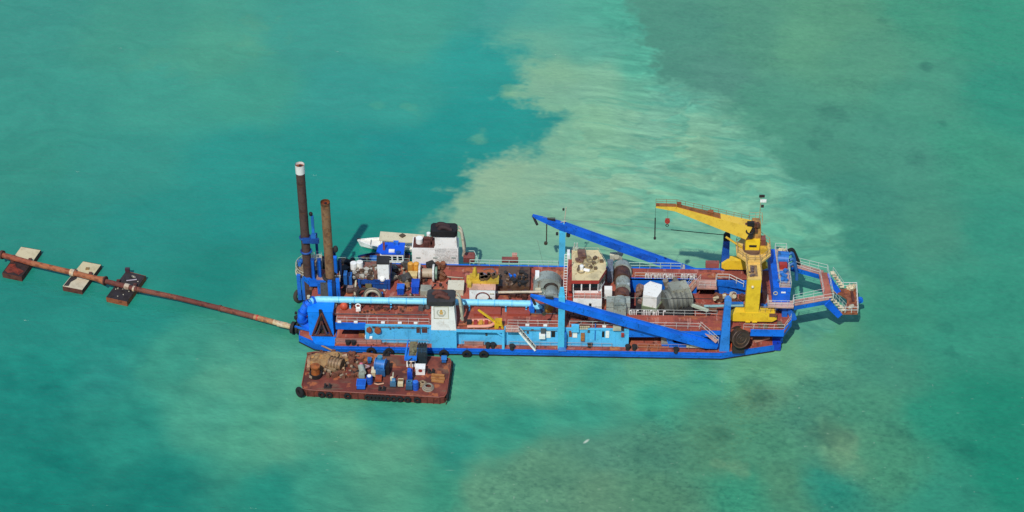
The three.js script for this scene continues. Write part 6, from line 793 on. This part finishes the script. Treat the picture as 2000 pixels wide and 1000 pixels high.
{ // barge cabin: white hut under a blue top with a mesh deck, white chest with a red disc before it
  const B = PB(794, 812, 717, HBG, 1.45, 2.0), o = thing('barge_cabin', 'small white cabin with a blue roof and a dark exhaust tower on the barge', 'cabin', V((B[0] + B[1]) / 2, HBG, B[5] - 1)), z = B[5];
  gb().box(...B).build('wall', M.white, o); for (const px of [798.5, 807]) { const a = zp(px - 2.4, 710.5, z), b = zp(px + 2.4, 706.5, z); gb().box(a.x, b.x, a.y, b.y, z, z + .04).build('window', M.glass, o); } { const a = zp(801, 717, z), b = zp(804.5, 707, z); gb().box(a.x, b.x, HBG, b.y, z, z + .05).build('door', P(0xd8b49c), o); }
  const rf = gb().box(B[0] - .25, B[1] + .2, B[3], B[3] + .4, B[4] - .2, B[5] + .25).build('roof', P(0x1a7ae4), o); gb().box(B[0] + .35, B[1] + .1, B[3] + .4, B[3] + .5, B[4] - 1.6, B[5] - .4).build('roof_deck', P(0x8c8664, { map: rustMap }), rf); gb().line([V(B[0] - .1, B[3] + .4, B[5]), V(B[0] + .1, B[3] + 1.2, B[4] - .9), V(B[0] + .2, B[3] + .6, B[4] - 1.7)], .12).build('roof_stay', P(0x2a86ec), rf); { const g = gb(); bits(g, 6, 801, 812, 684, 694, B[3] + .5, .3, .6); g.build('roof_gear', M.olive, rf, STUFF); }
  const t = gb().box(B[1] + .25, B[1] + 1.6, HBG, HBG + 2.3, B[4] - .6, B[5] - .5).build('exhaust_tower', P(0x26363c), o); for (let i = 0; i < 3; i++) gb().tube(V(B[1] + .5 + i * .4, HBG + 2.3, B[4]), V(B[1] + .5 + i * .4, HBG + 2.9, B[4] - .2), .15).build('exhaust_pipe', M.dark, t); gb().rail([V(B[1] + .25, HBG + 2.3, B[5] - .5), V(B[1] + 1.6, HBG + 2.3, B[5] - .5)], { step: .6, h: .8 }).build('tower_rail', P(0x3a6a8c), t);
  const C = PB(812, 830, 732.5, HBG, 1.15, 1.1), c = thing('white_chest', 'white chest with a red disc on its side standing before the barge cabin', 'chest', V((C[0] + C[1]) / 2, HBG, C[5] - .6)); gb().box(...C).build('body', M.white, c); gb().box(C[0] - .05, C[1] + .05, C[3], C[3] + .08, C[4] - .05, C[5] + .05).build('lid', M.white, c); const p = zp(821, 724, C[5]); gb().disc(p, V(0, 0, 1), .3, .06, 20).build('red_disc', P(0xa83c34), c);
}
// ---------------------------------------------------------------- the floating discharge line on its pontoons
{
  const PT = [
    ['pontoon', 'pontoon at the photo edge, cream far deck and black and red near deck', [[42, 481.5], [80, 488], [42, 541.5], [4, 533.5]], 0xcfc09c, 0x3c2a2a, .5],
    ['pontoon', 'middle pontoon with a cream deck and a dark near corner', [[163, 510], [198, 516.5], [160, 567], [122, 559.5]], 0xcbbd96, 0xcabfa4, .46],
    ['pontoon', 'charcoal pontoon nearest the dredger with white specks on its deck', [[247, 529], [285, 538.5], [248, 590], [207, 581]], 0x3a3438, 0x332e34, .48]];
  PT.forEach(([n, l, q, fc, nc, k], i) => {
    const h = .85, c = q.map(([a, b]) => gp(a, b, h)), m = c.reduce((s, p) => s.clone().add(p), V(0, 0, 0)).multiplyScalar(.25), o = thing(n, l, 'pontoon', V(m.x, 0, m.z), 'pontoons under the floating pipeline');
    const pl = (a) => a.map(p => [p.x, p.z]); const e = (t, a, b) => c[a].clone().lerp(c[b], t);
    gb().prism(pl(c), -.5, h - .02).build('float', P(i == 2 ? 0xa4603c : 0x6a3e34, { map: rustMap, rough: .85 }), o);
    gb().prism(pl([e(.02, 0, 3), e(.02, 1, 2), e(k, 1, 2), e(k, 0, 3)]), h - .02, h + .03).build('deck_plate', P(fc, { map: i == 2 ? rustMap : lightWear, rough: .8 }), o);
    const nd = gb().prism(pl([e(k + .005, 0, 3), e(k + .005, 1, 2), e(.985, 1, 2), e(.985, 0, 3)]), h - .02, h + .03).build('deck_plate', P(nc, { map: i == 1 ? lightWear : rustMap, rough: .8 }), o);
    const w = (u, v) => c[0].clone().lerp(c[1], u).lerp(c[3].clone().lerp(c[2], u), v);
    if (i === 0) gb().prism(pl([w(.06, .66), w(.3, .62), w(.42, .72), w(.62, .75), w(.92, .80), w(.8, .95), w(.5, .9), w(.25, .96), w(.05, .9)]), h + .03, h + .06).build('rust_plate', P(0x8c3a2a, { map: rustMap, rough: .9 }), nd);
    if (i === 1) { gb().prism(pl([w(.03, .55), w(.3, .5), w(.36, .66), w(.22, .8), w(.26, .95), w(.03, .97)]), h + .03, h + .06).build('dark_plate', P(0x3c3a40, { map: rustMap, rough: .9 }), nd); gb().box(w(.5, .25).x - .25, w(.5, .25).x + .3, h + .03, h + .2, w(.5, .25).z - .25, w(.5, .25).z + .25).build('hatch', P(0x9a7a4a), o); }
    if (i === 2) { const g = gb(); for (let j = 0; j < 7; j++) { const p = w(rr(.2, .9), rr(.1, .3)); g.box(p.x - .08, p.x + .1, h + .03, h + .12, p.z - .07, p.z + .07); } for (let j = 0; j < 7; j++) { const p = w(rr(.15, .85), rr(.6, .9)); g.box(p.x - .07, p.x + .08, h + .03, h + .12, p.z - .06, p.z + .06); } g.build('deck_fitting', M.beige, o, STUFF); gb().tube(w(.35, .34).add(V(0, .15, 0)), w(.75, .22).add(V(0, .15, 0)), .1).build('lever', P(0xb8b0b8), o); gb().box(w(.05, .0).x - .3, w(.05, .0).x + .4, h, h + .6, w(.05, .0).z - .2, w(.05, .0).z + .3).build('bitt', P(0x4c2e38), o); }
    for (const u of [.08, .92]) { const p = w(u, .5); gb().box(p.x - .25, p.x + .25, h + .03, h + .5, p.z - .7, p.z + .7).build('pipe_saddle', M.drust, o); }
  });
  const A = (px, r, h) => gp(px, r, h), seg = (l, pts, r, mats, r2) => { const o = thing('floating_pipe', l, 'pipe', pts[0].clone().lerp(pts[pts.length - 1], .5), 'lengths of the floating discharge pipeline'); pts.slice(1).forEach((p, i) => gb().tube(pts[i], p, r, r2 && i === pts.length - 2 ? r2 : r, 18).build('pipe', mats[i % mats.length], o)); return o; };
  const pr = P(0xa85e44, { map: rustMap, rough: .8 }), pr2 = P(0xb8744e, { map: rustMap, rough: .8 }), pm = P(0x7a4238, { map: rustMap, rough: .8 }), pm2 = P(0x8c5444, { map: rustMap, rough: .8 }), pw = P(0xd8bc90, { map: rustMap, rough: .7 });
  const s1 = seg('reddish pipe length lying over the pontoon at the photo edge', [A(-60, 476, 1.75), A(10, 499.5, 1.75), A(62, 514, 1.75), A(138, 531.5, 1.75)], .44, [pr, pr, pr2]);
  gb().disc(A(4, 497.5, 1.75), V(1, 0, .35), .72, .4, 20).build('flange', M.drust, s1);
  const s2 = seg('short orange brown pipe length flaring to a bell over the middle pontoon', [A(146, 533.5, 1.75), A(190, 544.5, 1.75), A(205, 548.5, 1.75)], .44, [pr2, pr2], .68);
  gb().disc(A(205.5, 548.5, 1.75), V(1, 0, .35), .76, .2, 22).build('bell_rim', M.drust, s2); gb().disc(A(142, 532.5, 1.75), V(1, 0, .35), .56, .7, 18).build('pipe_clamp', P(0xe0d0b4, { map: rustMap }), s2);
  const s3 = seg('dark maroon pipe length crossing the charcoal pontoon', [A(207, 549.5, 1.7), A(268, 565, 1.7), A(345, 581, 1.2), A(430, 602, 1.0)], .40, [pm, pm2, pm]);
  gb().disc(A(249, 560, 1.7), V(1, 0, .35), .5, .8, 18).build('pipe_clamp', P(0xdccdb8, { map: rustMap }), s3); gb().disc(A(262, 564, 1.7), V(1, 0, .35), .46, .3, 18).build('pipe_clamp', P(0xdccdb8, { map: rustMap }), s3);
  const s4 = seg('last pipe length before the dredger, brown fading to a tan and white end', [A(430, 602, 1.0), A(497, 619, 1.0), A(535, 629, 1.05), A(569, 638.5, 1.2)], .42, [pm2, P(0xc49468, { map: rustMap }), P(0xe4cfa8, { map: rustMap })]);
  gb().disc(A(430, 602, 1.0), V(1, 0, .3), .5, .3, 18).build('flange', pm, s4); gb().disc(A(503, 620.5, 1.0), V(1, 0, .3), .46, .25, 18).build('red_joint', P(0xc4483a), s4); gb().disc(A(552, 634, 1.1), V(1, 0, .3), .455, 1.6, 18).build('white_sleeve', P(0xe8d8b8, { map: rustMap }), s4);
}
scene.traverse(o => { if (o.isMesh && o.name !== 'water') { o.castShadow = true; o.receiveShadow = true; } });
renderer.render(scene, camera);
